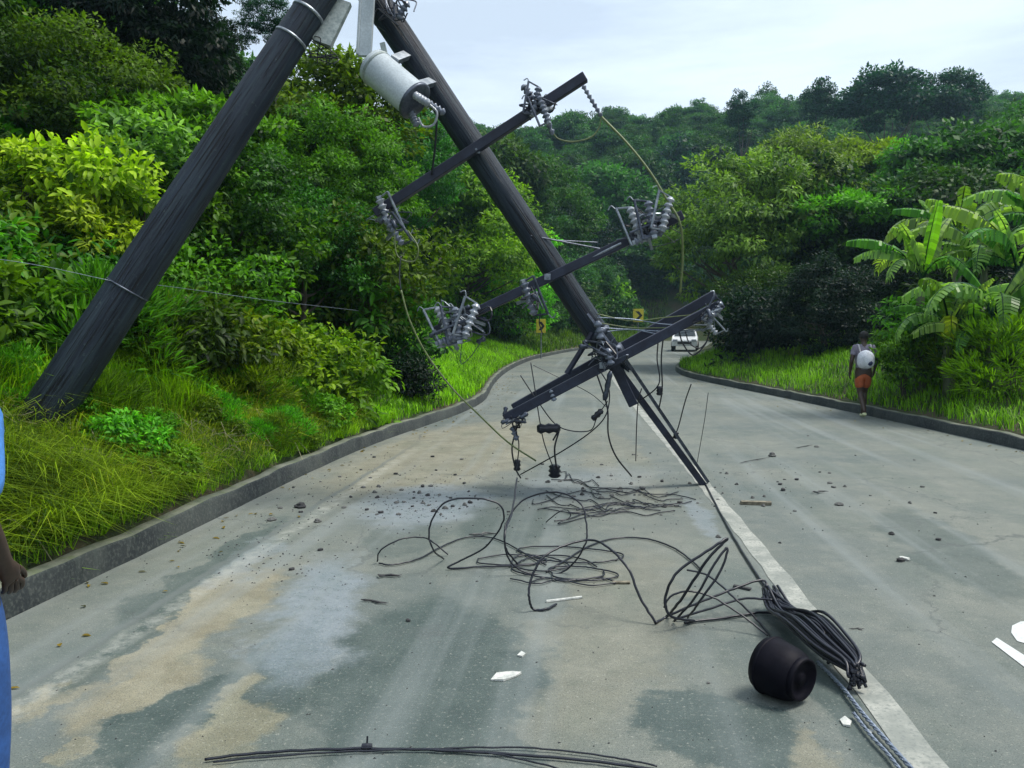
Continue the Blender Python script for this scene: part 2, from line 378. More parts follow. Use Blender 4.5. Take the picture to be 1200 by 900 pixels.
# ------------------------------------------------------------------ ground, road, kerbs
ys = np.concatenate([[-300, -120, -60], np.arange(-40, 30, .5), np.arange(30, 100, 1.), np.arange(100, 220, 4.), [260, 320, 450, 700, 1200, 2500, 5000]])
offs = np.concatenate([[.15, .3, .5], np.arange(.8, 10, .4), np.arange(10, 60, 1.6), [64, 72, 84, 100, 130, 200, 400, 900, 2500, 5000]])
rows = []
for y in ys:
    a = float(xl(y)); b = float(xr(y))
    xs = np.concatenate([a - offs[::-1], [a - .07, a + .8, (a + b) / 2, b - .8, b + .07], b + offs]); rows.append(np.stack([xs, np.full(len(xs), y), H(xs, np.full(len(xs), y))], 1))
V = np.concatenate(rows); nc = len(rows[0]); nr = len(ys)
far = np.maximum(np.abs(V[:, 0]), V[:, 1]); V[:, 2] = np.where(far > 260, V[:, 2] * np.clip(1 - (far - 260) / 900, .05, 1), V[:, 2])
i, j = np.meshgrid(np.arange(nr - 1), np.arange(nc - 1), indexing='ij'); q = (i * nc + j).ravel()
gnd = link('ground', npmesh('ground', V, [np.stack([q, q + 1, q + nc + 1, q + nc], 1)], smooth=True), M['soil']); tag(gnd, kind='structure')
ry = np.concatenate([np.arange(-40, 30, .25), np.arange(30, 89, 1.)])
def strip(name, fa, fb, fz, ys_, m, ncol=2):
    r = []
    for y in ys_:
        for k in range(ncol):
            u = k / (ncol - 1); x = fa(y) * (1 - u) + fb(y) * u; r.append((x, y, fz(y)))
    n_ = len(ys_); i_, j_ = np.meshgrid(np.arange(n_ - 1), np.arange(ncol - 1), indexing='ij'); q_ = (i_ * ncol + j_).ravel()
    return link(name, npmesh(name, np.array(r), [np.stack([q_, q_ + 1, q_ + ncol + 1, q_ + ncol], 1)], smooth=True), m)
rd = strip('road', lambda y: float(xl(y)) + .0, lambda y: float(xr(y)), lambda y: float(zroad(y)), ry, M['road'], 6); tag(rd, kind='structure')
# centre line, following the road
CL = edge([(1092,900),(985,768),(880,634),(806,545),(752,484),(722,448),(708,428)])
CL = [(-40, CL[0][1] - .02), (0, CL[0][1] - .01)] + CL + [(60, 5), (88, 10)]
xc = pchip_like(CL)
yl = np.arange(-10, 40, .25)
ml = strip('centre_line', lambda y: float(xc(y)) - .072 + .008 * math.sin(y * 9), lambda y: float(xc(y)) + .072 + .008 * math.sin(y * 7 + 1), lambda y: float(zroad(y)) + .004, yl, M['paint']); tag(ml, kind='structure')
# white painted marking at the right edge of the frame
bm = bmesh.new()
def flatpoly(pix, dz=.004):
    vs = [bm.verts.new(G(a, b) + Vector((0, 0, dz))) for a, b in pix]; f = bm.faces.new(vs)
flatpoly([(1162,753),(1168,748),(1212,776),(1262,812),(1256,822),(1205,786)])
flatpoly([(1185,742),(1186,734),(1196,729),(1225,728),(1262,735),(1290,752),(1275,765),(1240,762),(1210,757),(1192,752)])
mk = bmobj('lane_marking', bm, M['wpaint']); tag(mk, kind='structure')
def kerb(side, f, y0, y1):
    prof = [(0, -.02), (.010, .158), (.022, .178), (.12, .184), (.14, .15), (.15, -.02)]
    Vv = []; yk = np.arange(y0, y1, .25)
    for y in yk:
        e = float(f(y)); jit = .006 * math.sin(y * 3.1) + .005 * math.sin(y * 7.7)
        jn = -.014 if abs((y % 3.0)) < .01 else 0
        for (o_, z_) in prof:
            Vv.append((e + side * (o_ + jit - jn * (z_ > 0)), y, float(zroad(y)) + z_ + (jn + jit if z_ > .1 else 0)))
    k = len(prof); nn = len(yk); i_, j_ = np.meshgrid(np.arange(nn - 1), np.arange(k - 1), indexing='ij'); q_ = (i_ * k + j_).ravel()
    fc = np.stack([q_, q_ + 1, q_ + k + 1, q_ + k], 1)
    if side < 0: fc = fc[:, ::-1]
    me = npmesh('kerb', np.array(Vv), [fc]); me.materials.append(M['kerb']); me.materials.append(M['kerbtop'])
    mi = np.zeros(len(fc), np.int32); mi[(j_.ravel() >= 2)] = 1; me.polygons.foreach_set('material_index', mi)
    return tag(link('kerb', me), kind='structure')
kerb(-1, xl, -12, 88); kerb(1, xr, -12, 88)

# ------------------------------------------------------------------ foliage
def leaves(rng, C, axis, nrm, L, W, tint, detail=False, fold=.25):
    """C (n,3) base points; axis (n,3) unit; nrm (n,3); L, W arrays"""
    n_ = len(C); side = np.cross(axis, nrm); side /= np.linalg.norm(side, axis=1, keepdims=True) + 1e-9
    up = np.cross(side, axis); L = L[:, None]; W = W[:, None]
    if detail:
        def pt(t, w_, dz): return C + axis * L * t + side * W * w_ + up * (W * fold * abs(w_) * 2 - L * dz)
        Vv = np.stack([C, pt(.25, .40, 0), pt(.25, 0, .01), pt(.25, -.40, 0), pt(.58, .46, .03), pt(.58, 0, .04), pt(.58, -.46, .03), pt(.84, .22, .09), pt(.84, -.22, .09), pt(1, 0, .15)], 1).reshape(-1, 3)
        k = np.arange(n_)[:, None] * 10; Fc = [np.concatenate([k + [0, 2, 1], k + [0, 3, 2], k + [7, 5, 8], k + [7, 8, 9]]), np.concatenate([k + [1, 2, 5, 4], k + [2, 3, 6, 5]]), np.concatenate([k + [4, 5, 7], k + [5, 6, 8]])]; T = np.repeat(tint, 10)
    else:
        Vv = np.stack([C, C + axis * L * .45 + side * W * .5, C + axis * L - up * L * .1, C + axis * L * .45 - side * W * .5], 1).reshape(-1, 3)
        k = np.arange(n_)[:, None] * 4; Fc = [k + [0, 1, 2, 3]]; T = np.repeat(tint, 4)
    return Vv, Fc, T
def rdir(rng, n_):
    v = rng.normal(size=(n_, 3)); return v / np.linalg.norm(v, axis=1, keepdims=True)
def norm(v): return v / (np.linalg.norm(v, axis=-1, keepdims=True) + 1e-9)
def crown_mesh(name, seed, rad, nclump, cr_, nleaf, L, W, droop=.2, low=-.35, detail=False, flat=.7, czf=.0, inner=.25, spiky=False):
    rng = np.random.default_rng(seed); rad = np.array(rad, float)
    cs = []; 
    while len(cs) < nclump:
        d = rdir(rng, 1)[0]
        if d[2] < low and rng.random() < .85: continue
        s = rng.uniform(.72, 1.0) if rng.random() > inner else rng.uniform(.25, .72)
        s *= 1 + .16 * math.sin(3 * math.atan2(d[1], d[0]) + seed) * (1 - abs(d[2]))
        cs.append((d * s, rng.random()))
    Cp = []; A = []; Nn = []; T = []
    for (c, ct) in cs:
        r = cr_ * rng.uniform(.6, 1.35); k = int(nleaf * (r / cr_) ** 1.6) + 3
        d = rdir(rng, k); d[:, 2] = np.where(d[:, 2] < -.2, d[:, 2] * .4, d[:, 2])
        q = c * rad + d * np.array([r, r, r * flat]) * rng.uniform(.35, 1.0, (k, 1)) ** .6
        outd = norm(d + .5 * norm(c[None, :]))
        ax = norm(outd * .7 + rdir(rng, k) * .75 + np.array([0, 0, -droop]))
        if spiky: ax = norm(outd * 1.2 + rdir(rng, k) * .3 + np.array([0, 0, .5]))
        nr_ = norm(outd * .6 + np.array([0, 0, .8]) + rdir(rng, k) * .45)
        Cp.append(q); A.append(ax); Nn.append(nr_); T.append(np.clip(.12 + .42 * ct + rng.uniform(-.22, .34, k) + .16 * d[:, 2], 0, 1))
    Cp = np.concatenate(Cp); A = np.concatenate(A); Nn = np.concatenate(Nn); T = np.concatenate(T); k = len(Cp)
    Vv, Fc, T = leaves(rng, Cp, A, Nn, L * rng.uniform(.6, 1.35, k), W * rng.uniform(.6, 1.3, k), T, detail)
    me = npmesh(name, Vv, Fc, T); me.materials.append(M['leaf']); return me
CROWN = {
 'broad':  crown_mesh('crown', 1, (3.6, 3.4, 2.6), 90, .85, 105, .34, .20, .25),
 'broad2': crown_mesh('crown', 2, (3.2, 3.6, 3.0), 80, .95, 120, .32, .19, .3),
 'tall':   crown_mesh('crown', 3, (2.5, 2.4, 4.0), 90, .75, 95, .30, .17, .3, low=-.7),
 'dark':   crown_mesh('crown', 4, (3.2, 3.0, 3.8), 130, .70, 120, .30, .12, .6, low=-.8),
 'feather':crown_mesh('crown', 5, (3.4, 3.2, 3.4), 170, .55, 110, .22, .09, .5, low=-.6),
 'umbrella':crown_mesh('crown', 6, (4.2, 4.0, 1.5), 80, .75, 110, .30, .16, .1, low=-.15, flat=.4),
 'fine':   crown_mesh('crown', 13, (3.2, 3.0, 3.2), 150, .62, 190, .17, .09, .35, low=-.7),
 'fine2':  crown_mesh('crown', 14, (3.0, 3.2, 2.6), 130, .68, 200, .16, .085, .3, low=-.6),
}
BUSH = {
 'round': crown_mesh('foliage', 21, (1.1, 1.0, .95), 60, .34, 75, .105, .055, .2, low=-.3, detail=True),
 'loose': crown_mesh('foliage', 22, (1.2, 1.1, 1.0), 45, .30, 60, .17, .07, .5, low=-.3, detail=True),
 'lobed': crown_mesh('foliage', 23, (1.15, 1.1, 1.15), 46, .36, 34, .21, .11, .25, low=-.3, detail=True),
 'spray': crown_mesh('foliage', 24, (1.1, 1.1, 1.1), 50, .34, 60, .20, .035, .1, low=-.2, detail=True, spiky=True),
}
def trunk_mesh(name, seed, h, r, spread, nlimb=6, stems=1):
    rng = random.Random(seed); bm = bmesh.new()
    for s in range(stems):
        bx, by = (0, 0) if stems == 1 else (rng.uniform(-.15, .15) * r * 8, rng.uniform(-.15, .15) * r * 8)
        lean = Vector((rng.uniform(-.1, .1), rng.uniform(-.1, .1), 1)); pts = []
        for k in range(7):
            u = k / 6; pts.append(Vector((bx, by, -.4)) + lean * (h + .4) * u + Vector((math.sin(u * 5 + seed) * .06 * h * u, math.cos(u * 4 + seed) * .05 * h * u, 0)))
        add_tube(bm, pts, [r * (1.25 - .95 * k / 6) for k in range(7)], 7)
        for k in range(nlimb):
            u = rng.uniform(.4, .95); b0 = pts[int(u * 6)]; a = rng.uniform(0, 6.28)
            L = spread * rng.uniform(.5, .95)
            tip = b0 + Vector((math.cos(a) * L, math.sin(a) * L, L * rng.uniform(.35, .9)))
            mid = (b0 + tip) / 2 + Vector((0, 0, -.08 * L))
            add_tube(bm, catmull([b0, mid, tip], 3), [r * .45 * (1 - .12 * q) for q in range(7)], 5)
    me = bpy.data.meshes.new(name); bm.to_mesh(me); bm.free(); setsmooth(me); me.materials.append(M['bark']); return me
TRUNK = {'a': trunk_mesh('trunk', 1, 5.2, .20, 3.0, 8), 'b': trunk_mesh('trunk', 2, 6.0, .17, 2.6, 7), 'c': trunk_mesh('trunk', 3, 5.0, .16, 3.2, 9, 2)}
STEM = {'a': trunk_mesh('stem', 11, .9, .035, .8, 5, 3), 'b': trunk_mesh('stem', 12, 1.0, .03, .7, 4, 4)}
GREEN = dict(mid=(.066, .155, .022), deep=(.032, .092, .020), dark=(.006, .020, .022), yellow=(.225, .300, .030), lime=(.125, .285, .016), grey=(.125, .255, .090), blue=(.010, .052, .060), olive=(.105, .170, .018), fresh=(.078, .190, .022))
rnd = random.Random(7)
def tree(x, y, crown, hc, sc_, color, label, trunk='a', group=None, zs=1.0, name='forest_tree', h0=None, rz=None):
    """hc: height of the crown's middle above the ground; sc_: size of crown"""
    z = Hf(x, y) if h0 is None else h0
    e = empty(name, (x, y, z), label, 'tree', group)
    rz = rnd.uniform(0, 6.28) if rz is None else rz
    tk = link('trunk', TRUNK[trunk], None, e); th = 5.4
    tk.scale = (sc_ * .9, sc_ * .9, max(hc, .8) / th * .96); tk.rotation_euler = (0, 0, rz)
    c = link('crown', CROWN[crown], None, e); c.location = (0, 0, hc); c.scale = (sc_, sc_, sc_ * zs); c.rotation_euler = (0, 0, rz)
    c.color = (*GREEN[color], 1); return e
def tree_px(px, py, Y, crown, sc_, color, label, **k):
    """centre of the crown seen at a pixel"""
    p_ = P(px, py, Y); z = Hf(p_.x, Y); return tree(p_.x, Y, crown, max(p_.z - z, .6), sc_, color, label, h0=z, **k)
def bush_px(px, py, Y, kind, s, color, label, zs=1., group=None, name='shrub'):
    p_ = P(px, py, Y); z = Hf(p_.x, Y); hc = max(p_.z - z, .2)
    e = empty(name, (p_.x, Y, z), label, 'shrub', group)
    st = link('stem', STEM[rnd.choice('ab')], None, e); st.scale = (s, s, max(hc, .3) * 1.1); st.rotation_euler = (0, 0, rnd.uniform(0, 6))
    f = link('foliage', BUSH[kind], None, e); f.location = (0, 0, hc); f.scale = (s, s, s * zs); f.rotation_euler = (0, 0, rnd.uniform(0, 6.28)); f.color = (*GREEN[color], 1)
    return e
T = tree_px; B = bush_px
# --- left slope, near to far
T(25, 55, 17, 'broad', .85, 'deep', 'broad dark green tree at the top left corner behind the dark conifer', trunk='c')
T(165, 42, 15, 'dark', .54, 'dark', 'blackish dense tree at the top left behind the leaning pole', trunk='b')
T(240, 62, 17, 'dark', .26, 'dark', 'narrow blackish tree with sky showing beside it next to the leaning pole', trunk='b')
T(110, 150, 13, 'fine', .55, 'mid', 'mid green tree below the blackish tree on the left slope')
T(215, 175, 13, 'umbrella', .45, 'fresh', 'flat topped green tree in front of the blackish tree')
T(20, 175, 12, 'fine2', .6, 'deep', 'dark leafy tree at the left edge above the yellow green one')
T(60, 245, 11, 'umbrella', .30, 'yellow', 'small yellow green tree with layered leaves at the left edge', trunk='b')
T(250, 260, 12, 'fine', .45, 'deep', 'dark small tree hidden just right of the leaning pole at mid height')
T(315, 30, 21, 'feather', .24, 'blue', 'thin dark tree against the sky between the crossed poles', trunk='b')
T(228, 175, 19, 'feather', .55, 'deep', 'feathery dark tree with gaps of sky behind the leaning pole', trunk='b')
T(395, 150, 18, 'broad2', .52, 'fresh', 'rounded bright topped tree below the transformer')
T(395, 215, 16, 'fine', .50, 'mid', 'mid green tree under the rounded one below the transformer')
T(350, 290, 14, 'fine2', .42, 'deep', 'dark green tree above the patch of bare red soil')
T(470, 205, 30, 'fine', .80, 'deep', 'dark tree behind the upper crossarm')
T(540, 290, 41, 'fine2', 1.45, 'lime', 'bright lime green tree between the crossarms', trunk='c')
T(578, 335, 47, 'fine', 1.25, 'lime', 'lower lime green tree beside the broken pole')
T(500, 240, 40, 'broad', .95, 'mid', 'green tree with a rounded head behind the lime green one')
T(610, 250, 62, 'fine', 1.6, 'deep', 'deep green tree right behind the broken pole')
T(560, 215, 60, 'broad', 1.35, 'deep', 'deep green tree on the slope below the skyline, left of the broken pole')
T(655, 300, 82, 'fine2', 1.9, 'dark', 'very dark tree under the skyline right of the broken pole')
T(745, 310, 94, 'broad', 1.6, 'deep', 'dark tree above the far bend of the road')
T(700, 250, 92, 'broad2', 1.7, 'deep', 'tall dark tree half way up the hill behind the bend')
T(790, 260, 108, 'tall', 2.0, 'blue', 'tall bluish tree left of the large feathery tree')
# --- right side
T(868, 275, 34, 'feather', 1.05, 'grey', 'large pale feathery tree right of the road at the bend', trunk='c')
T(930, 238, 36, 'feather', .95, 'grey', 'highest feathery grey green tree beside the road on the right', trunk='b')
T(890, 362, 30, 'fine2', .58, 'deep', 'dark low tree overhanging the right kerb at the bend', trunk='c')
T(965, 368, 25, 'fine', .52, 'dark', 'very dark tree behind the walking person', trunk='c')  # near-black leaf colour stands in for the shade behind the walker
T(1010, 262, 33, 'umbrella', .75, 'fresh', 'spreading mid green tree above the dark one behind the walking person')
T(1070, 348, 27, 'fine2', .58, 'dark', 'very dark tree behind the banana plants')
T(1175, 345, 25, 'fine', .6, 'dark', 'dark tree at the right edge behind the banana plants')
T(1090, 225, 40, 'fine2', .95, 'fresh', 'green tree standing above the banana plants', trunk='c')
T(1180, 220, 38, 'umbrella', .8, 'fresh', 'flat yellow green tree at the right edge above the banana plants')
T(1000, 200, 46, 'umbrella', .85, 'lime', 'light green layered tree on the hillside right of the feathery trees')
T(1040, 120, 88, 'broad', 1.25, 'blue', 'widest tree standing out on the skyline at the right', trunk='c')
T(1110, 122, 90, 'broad2', 1.05, 'blue', 'skyline tree just right of the widest one', trunk='c')
T(962, 122, 92, 'tall', .75, 'blue', 'slim skyline tree left of the widest one', trunk='b')
T(868, 135, 96, 'tall', .7, 'blue', 'thin skyline tree above the feathery tree by the road', trunk='b')
# --- shrubs on the left bank
B(330, 440, 11.5, 'round', 1.05, 'lime', 'yellow green rounded shrub behind the left kerb below the bare soil')
B(385, 465, 12.5, 'loose', .95, 'fresh', 'green shrub next to the rounded yellow green one by the kerb')
B(270, 440, 10.5, 'loose', .9, 'olive', 'olive shrub right of the foot of the leaning pole')
B(215, 415, 9.5, 'loose', .8, 'deep', 'dark shrub just behind the leaning pole near its foot')
B(165, 420, 8.8, 'spray', .7, 'fresh', 'grassy shrub at the foot of the leaning pole, its right side')
B(25, 415, 8.6, 'loose', .9, 'deep', 'dark shrub at the left edge behind the foot of the leaning pole')
B(40, 350, 9.6, 'round', 1.1, 'olive', 'brownish green shrub at the left edge, above the dark one')
B(110, 225, 9.6, 'lobed', .62, 'yellow', 'broad leaved yellow green sapling left of the leaning pole')
B(25, 215, 9.2, 'lobed', .42, 'yellow', 'broad leaved yellow green sapling at the left edge of the picture')
B(165, 195, 10.5, 'lobed', .60, 'grey', 'broad leaved greyish sapling touching the leaning pole')
B(100, 290, 9.4, 'loose', .60, 'yellow', 'yellow green spray of leaves under the broad leaved sapling')
B(60, 320, 10.2, 'lobed', .65, 'fresh', 'big leaved green shrub low at the left edge')
B(240, 355, 10.8, 'round', 1.0, 'fresh', 'green shrub right of the leaning pole at mid height')
B(265, 300, 12.2, 'round', 1.2, 'mid', 'leafy shrub above the wire that crosses the slope')
B(395, 375, 15.5, 'loose', 1.3, 'mid', 'green shrub right of the bare red soil')
B(445, 400, 17, 'round', 1.35, 'deep', 'dark rounded shrub on the verge left of the hanging green cable')
B(470, 450, 15.2, 'round', .7, 'dark', 'low dark shrub on the grass close to the kerb')
B(430, 320, 15.5, 'round', 1.4, 'mid', 'shrub under the left cluster of fuse cutouts')
B(575, 375, 45, 'round', 2.1, 'deep', 'dark shrub behind the grass verge beside the broken pole')
B(652, 372, 70, 'round', 3.2, 'deep', 'dark shrub behind the nearer yellow sign')
B(697, 358, 80, 'lobed', 3.0, 'fresh', 'bright leafy shrub between the two yellow signs')
B(728, 372, 92, 'round', 3.0, 'mid', 'shrub just left of the farther yellow sign')
B(790, 350, 100, 'loose', 5.0, 'dark', 'dark shrub above the white car')
B(885, 398, 31, 'round', 1.5, 'deep', 'low shrub at the tip of the right verge')
B(910, 395, 28, 'round', 1.9, 'dark', 'dark hedge like shrub left of the walking person')
B(1120, 432, 16.2, 'spray', .75, 'fresh', 'grassy shrub in front of the banana plants')
B(1180, 435, 14.6, 'spray', .8, 'lime', 'bright grassy shrub on the right verge at the edge of the picture')
B(1190, 400, 16.6, 'loose', .8, 'mid', 'green shrub at the right edge under the banana plants')
B(1095, 398, 16.9, 'loose', .95, 'mid', 'leafy shrub around the stems of the banana plants')
B(1150, 392, 17.6, 'round', 1.1, 'deep', 'dark shrub between the stems of the banana plants')
B(1060, 420, 16.4, 'loose', .6, 'fresh', 'low green shrub left of the banana plants')
B(300, 485, 9.9, 'spray', .45, 'olive', 'dry grassy tuft near the kerb below the rounded shrub')

import os
if os.environ.get('CHK'):
    for o in bpy.data.objects:
        if o.get('category') in ('tree','shrub'):
            x,y=o.location.x,o.location.y; of=max(float(xl(y))-x,x-float(xr(y)))
            if of<1.3: print('CHK',round(of,2),round(y,1),o['label'])
# --- wooded hillside: one mass
def gn_scatter(name, pts, rots, scl, kinds, protos, color, label_kind='stuff', mat=None):
    me = bpy.data.meshes.new(name); me.vertices.add(len(pts)); me.vertices.foreach_set('co', np.asarray(pts, np.float32).ravel())
    for nm, ar in (('rz', rots), ('sc', scl), ('kd', kinds)):
        a_ = me.attributes.new(nm, 'FLOAT', 'POINT'); a_.data.foreach_set('value', np.asarray(ar, np.float32))
    o = link(name, me); o['kind'] = label_kind; o.color = (*color, 1)
    g = bpy.data.node_groups.new(name, 'GeometryNodeTree'); g.interface.new_socket('Geometry', in_out='INPUT', socket_type='NodeSocketGeometry'); g.interface.new_socket('Geometry', in_out='OUTPUT', socket_type='NodeSocketGeometry')
    gi = g.nodes.new('NodeGroupInput'); go = g.nodes.new('NodeGroupOutput'); jn = g.nodes.new('GeometryNodeJoinGeometry')
    def attr(nm):
        q_ = g.nodes.new('GeometryNodeInputNamedAttribute'); q_.data_type = 'FLOAT'; q_.inputs['Name'].default_value = nm; return q_.outputs['Attribute']
    cx = g.nodes.new('ShaderNodeCombineXYZ'); g.links.new(attr('rz'), cx.inputs['Z'])
    er = g.nodes.new('FunctionNodeEulerToRotation'); g.links.new(cx.outputs[0], er.inputs[0])
    for k, pr in enumerate(protos):
        oi = g.nodes.new('GeometryNodeObjectInfo'); oi.inputs['Object'].default_value = pr; oi.transform_space = 'ORIGINAL'
        cmpn = g.nodes.new('FunctionNodeCompare'); cmpn.data_type = 'FLOAT'; cmpn.operation = 'EQUAL'; g.links.new(attr('kd'), cmpn.inputs[0]); cmpn.inputs[1].default_value = k; cmpn.inputs['Epsilon'].default_value = .1
        ip = g.nodes.new('GeometryNodeInstanceOnPoints'); g.links.new(gi.outputs[0], ip.inputs['Points']); g.links.new(cmpn.outputs[0], ip.inputs['Selection'])
        g.links.new(oi.outputs['Geometry'], ip.inputs['Instance']); g.links.new(er.outputs[0], ip.inputs['Rotation']); g.links.new(attr('sc'), ip.inputs['Scale']); g.links.new(ip.outputs[0], jn.inputs[0])
    g.links.new(jn.outputs[0], go.inputs[0]); md = o.modifiers.new('scatter', 'NODES'); md.node_group = g
    return o
def crown_obj(kind):
    for o in bpy.data.objects:
        if o.type == 'MESH' and o.data == kind: return o
rng = np.random.default_rng(5)
SKYX = [-200, 265, 285, 330, 400, 430, 500, 590, 700, 800, 850, 900, 960, 1020, 1060, 1110, 1150, 1200, 1400]
SKYY = [-900, -900, 70, 75, 70, 100, 125, 145, 128, 124, 112, 105, 100, 92, 88, 95, 108, 102, 90]
def over_skyline(x, y, z):       # keeps the treetops of the hill under the ridge line of the place
    v = ROT.transposed() @ Vector((x, y, z - CAMZ))
    if v.z > -.5: return False
    return CY + v.y / v.z * F < np.interp(CX - v.x / v.z * F, SKYX, SKYY)
def scatter_forest(name, n_try, xr_, yr_, minoff, spacing, sc_range, kinds, color, lift, keep=None):
    pts = []; sc__ = []
    for _ in range(n_try):
        x = rng.uniform(*xr_); y = rng.uniform(*yr_)
        o_ = max(float(xl(y)) - x, x - float(xr(y)))
        if y < 90 and o_ < minoff: continue
        if keep and not keep(x, y): continue
        s = rng.uniform(*sc_range)
        if lift == .5: s *= .55 + .45 * float(sstep(2.0, 5.0, o_)) if x < 0 else 1
        if lift > 2 and over_skyline(x, y, Hf(x, y) + (lift + 3.0) * s): continue
        if pts:
            a_ = np.array(pts); 
            if np.min((a_[:, 0] - x) ** 2 + (a_[:, 1] - y) ** 2) < (spacing * s) ** 2: continue
        pts.append((x, y, Hf(x, y) + lift * s)); sc__.append(s)
    k = len(pts); return gn_scatter(name, pts, rng.uniform(0, 6.28, k), sc__, rng.integers(0, len(kinds), k).astype(float), [crown_obj(CROWN[q]) if q in CROWN else crown_obj(BUSH[q]) for q in kinds], color)
F1 = scatter_forest('forest', 5000, (-70, 110), (26, 150), 5.5, 3.4, (.75, 1.3), ['broad', 'broad2', 'tall', 'fine', 'umbrella'], (.027, .088, .034), 3.6,
    keep=lambda x, y: x > -28 - .5 * y and x < 14 + .75 * y and not (xr(y) < x < xr(y) + 9 and y < 34))
F2 = scatter_forest('forest_understorey', 5000, (-26, 0), (6, 60), 1.9, .85, (.6, 1.5), ['round', 'loose', 'lobed', 'spray'], (.062, .155, .018), .50,
    keep=lambda x, y: (xl(y) - x) > (2.0 if y < 7.5 else 1.5 if y < 13 else 4.6 if y < 40 else 6) and not (-1.2 < x + 4.5 < .6 and y < 7.2))
F3 = scatter_forest('forest_understorey', 900, (4, 40), (18, 60), 6.4, 1.3, (.9, 1.6), ['round', 'loose'], (.020, .052, .020), .6)
F6 = scatter_forest('verge_weeds', 900, (-9, -3), (2.6, 14), .35, .62, (.16, .38), ['spray', 'loose', 'spray', 'round'], (.085, .200, .020), .25, keep=lambda x, y: .3 < (xl(y) - x) < 3 and math.sin(x * 2.7 + y * 1.9) + math.sin(y * 3.3 - x) > -.3 and not (-5 < x < -3.7 and 4.4 < y < 6.7))
F5 = scatter_forest('forest_understorey', 1500, (-16, 34), (56, 112), 2.6, 1.6, (1.3, 2.4), ['round', 'loose', 'lobed'], (.026, .082, .030), .6, keep=lambda x, y: y > 88 or (xl(y) - x) > 2.6 or x - xr(y) > 2.6)
F4 = scatter_forest('forest', 700, (-26, -8), (7, 32), 7.5, 3.0, (.5, .75), ['fine', 'fine2', 'broad2'], (.034, .105, .022), 3.3)

# --- grass
def grass(name, n_, fxy, Lr, Wr, color, seed, lean=.6, dirbias=(0, 0)):
    rg = np.random.default_rng(seed); x, y = fxy(rg, n_); n_ = len(x)
    clump = .5 + .5 * np.sin(x * 5.1 + 1.3 * np.sin(y * 3)) * np.cos(y * 4.3 + x)
    z = H(x, y) - .01; big = .5 + .5 * np.sin(x * 1.9 + 2.0 * np.sin(y * 1.3)) * np.sin(y * 2.1 + x * .8); L = rg.uniform(*Lr, n_) * (.45 + .6 * clump + .5 * big); W = rg.uniform(*Wr, n_)
    a = rg.uniform(0, 6.283, n_); ln = rg.uniform(.15, 1, n_) * lean
    dx = np.cos(a) * ln + dirbias[0]; dy = np.sin(a) * ln + dirbias[1]; s = np.stack([-np.sin(a), np.cos(a), 0 * a], 1)
    b = np.stack([x, y, z], 1); m1 = b + np.stack([dx * .4 * L, dy * .4 * L, .55 * L], 1); tp = b + np.stack([dx * L * 1.1, dy * L * 1.1, (.95 - .35 * ln) * L], 1)
    Vv = np.stack([b - s * W[:, None] / 2, b + s * W[:, None] / 2, m1 + s * W[:, None] * .4, m1 - s * W[:, None] * .4, tp], 1).reshape(-1, 3)
    k = np.arange(n_)[:, None] * 5; tn = np.clip(rg.normal(.40, .30, n_) + .35 * (clump - .5) + .40 * (big - .5), 0, 1)
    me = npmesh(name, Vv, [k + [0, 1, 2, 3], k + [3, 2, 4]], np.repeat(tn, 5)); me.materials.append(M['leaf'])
    o = link(name, me); o['kind'] = 'stuff'; o.color = (*color, 1); return o
def band(side, y0, y1, o0, o1, pw=1.0):
    def f(rg, n_):
        y = y0 + (y1 - y0) * rg.random(n_) ** pw; o_ = o0 + (o1 - o0) * rg.random(n_)
        edgew = .06 * np.sin(y * 5) + .05 * np.sin(y * 13.7); o_ = np.maximum(o_, .16 + edgew)
        return (xl(y) - o_ if side < 0 else xr(y) + o_), y
    return f
grass('grass', 60000, band(-1, 2.0, 13, .12, 3.0,   .9), (.07, .22), (.005, .011), (.135, .245, .022), 1, 1.3, (.15, -.1))
def mound(rg, n_):
    a_ = rg.uniform(0, 6.28, n_); d_ = np.abs(rg.normal(0, .8, n_)); y = 5.3 + d_ * np.sin(a_) * 1.5; x = np.minimum(-4.1 + d_ * np.cos(a_) * .9, xl(y) - .3); return x, y
grass('shaggy_grass', 12000, mound, (.22, .42), (.005, .010), (.150, .300, .035), 12, 1.9, (.25, -.4))
grass('dry_grass', 18000, band(-1, 2.0, 12, .3, 2.4, .9), (.12, .34), (.004, .008), (.240, .310, .070), 8, 1.7, (.25, -.3))
def tall_band(rg, n_):
    x, y = band(-1, 3.6, 9, 1.0, 3.2)(rg, n_); k = ~((x > -5.0) & (x < -3.4) & (y > 3.8) & (y < 6.8)); return x[k], y[k]
grass('grass', 16000, tall_band, (.30, .60), (.007, .014), (.150, .290, .020), 2, .8)
grass('grass', 70000, band(-1, 12, 48, .14, 5.2, 1.5), (.10, .26), (.010, .022), (.150, .310, .012), 3, .7)
grass('grass', 26000, band(-1, 44, 92, .14, 9), (.25, .55), (.03, .06), (.060, .170, .018), 9, .7)
grass('grass', 52000, band(1, 9, 36, .14, 6.5, 1.3), (.12, .34), (.010, .022), (.110, .240, .016), 4, .8)
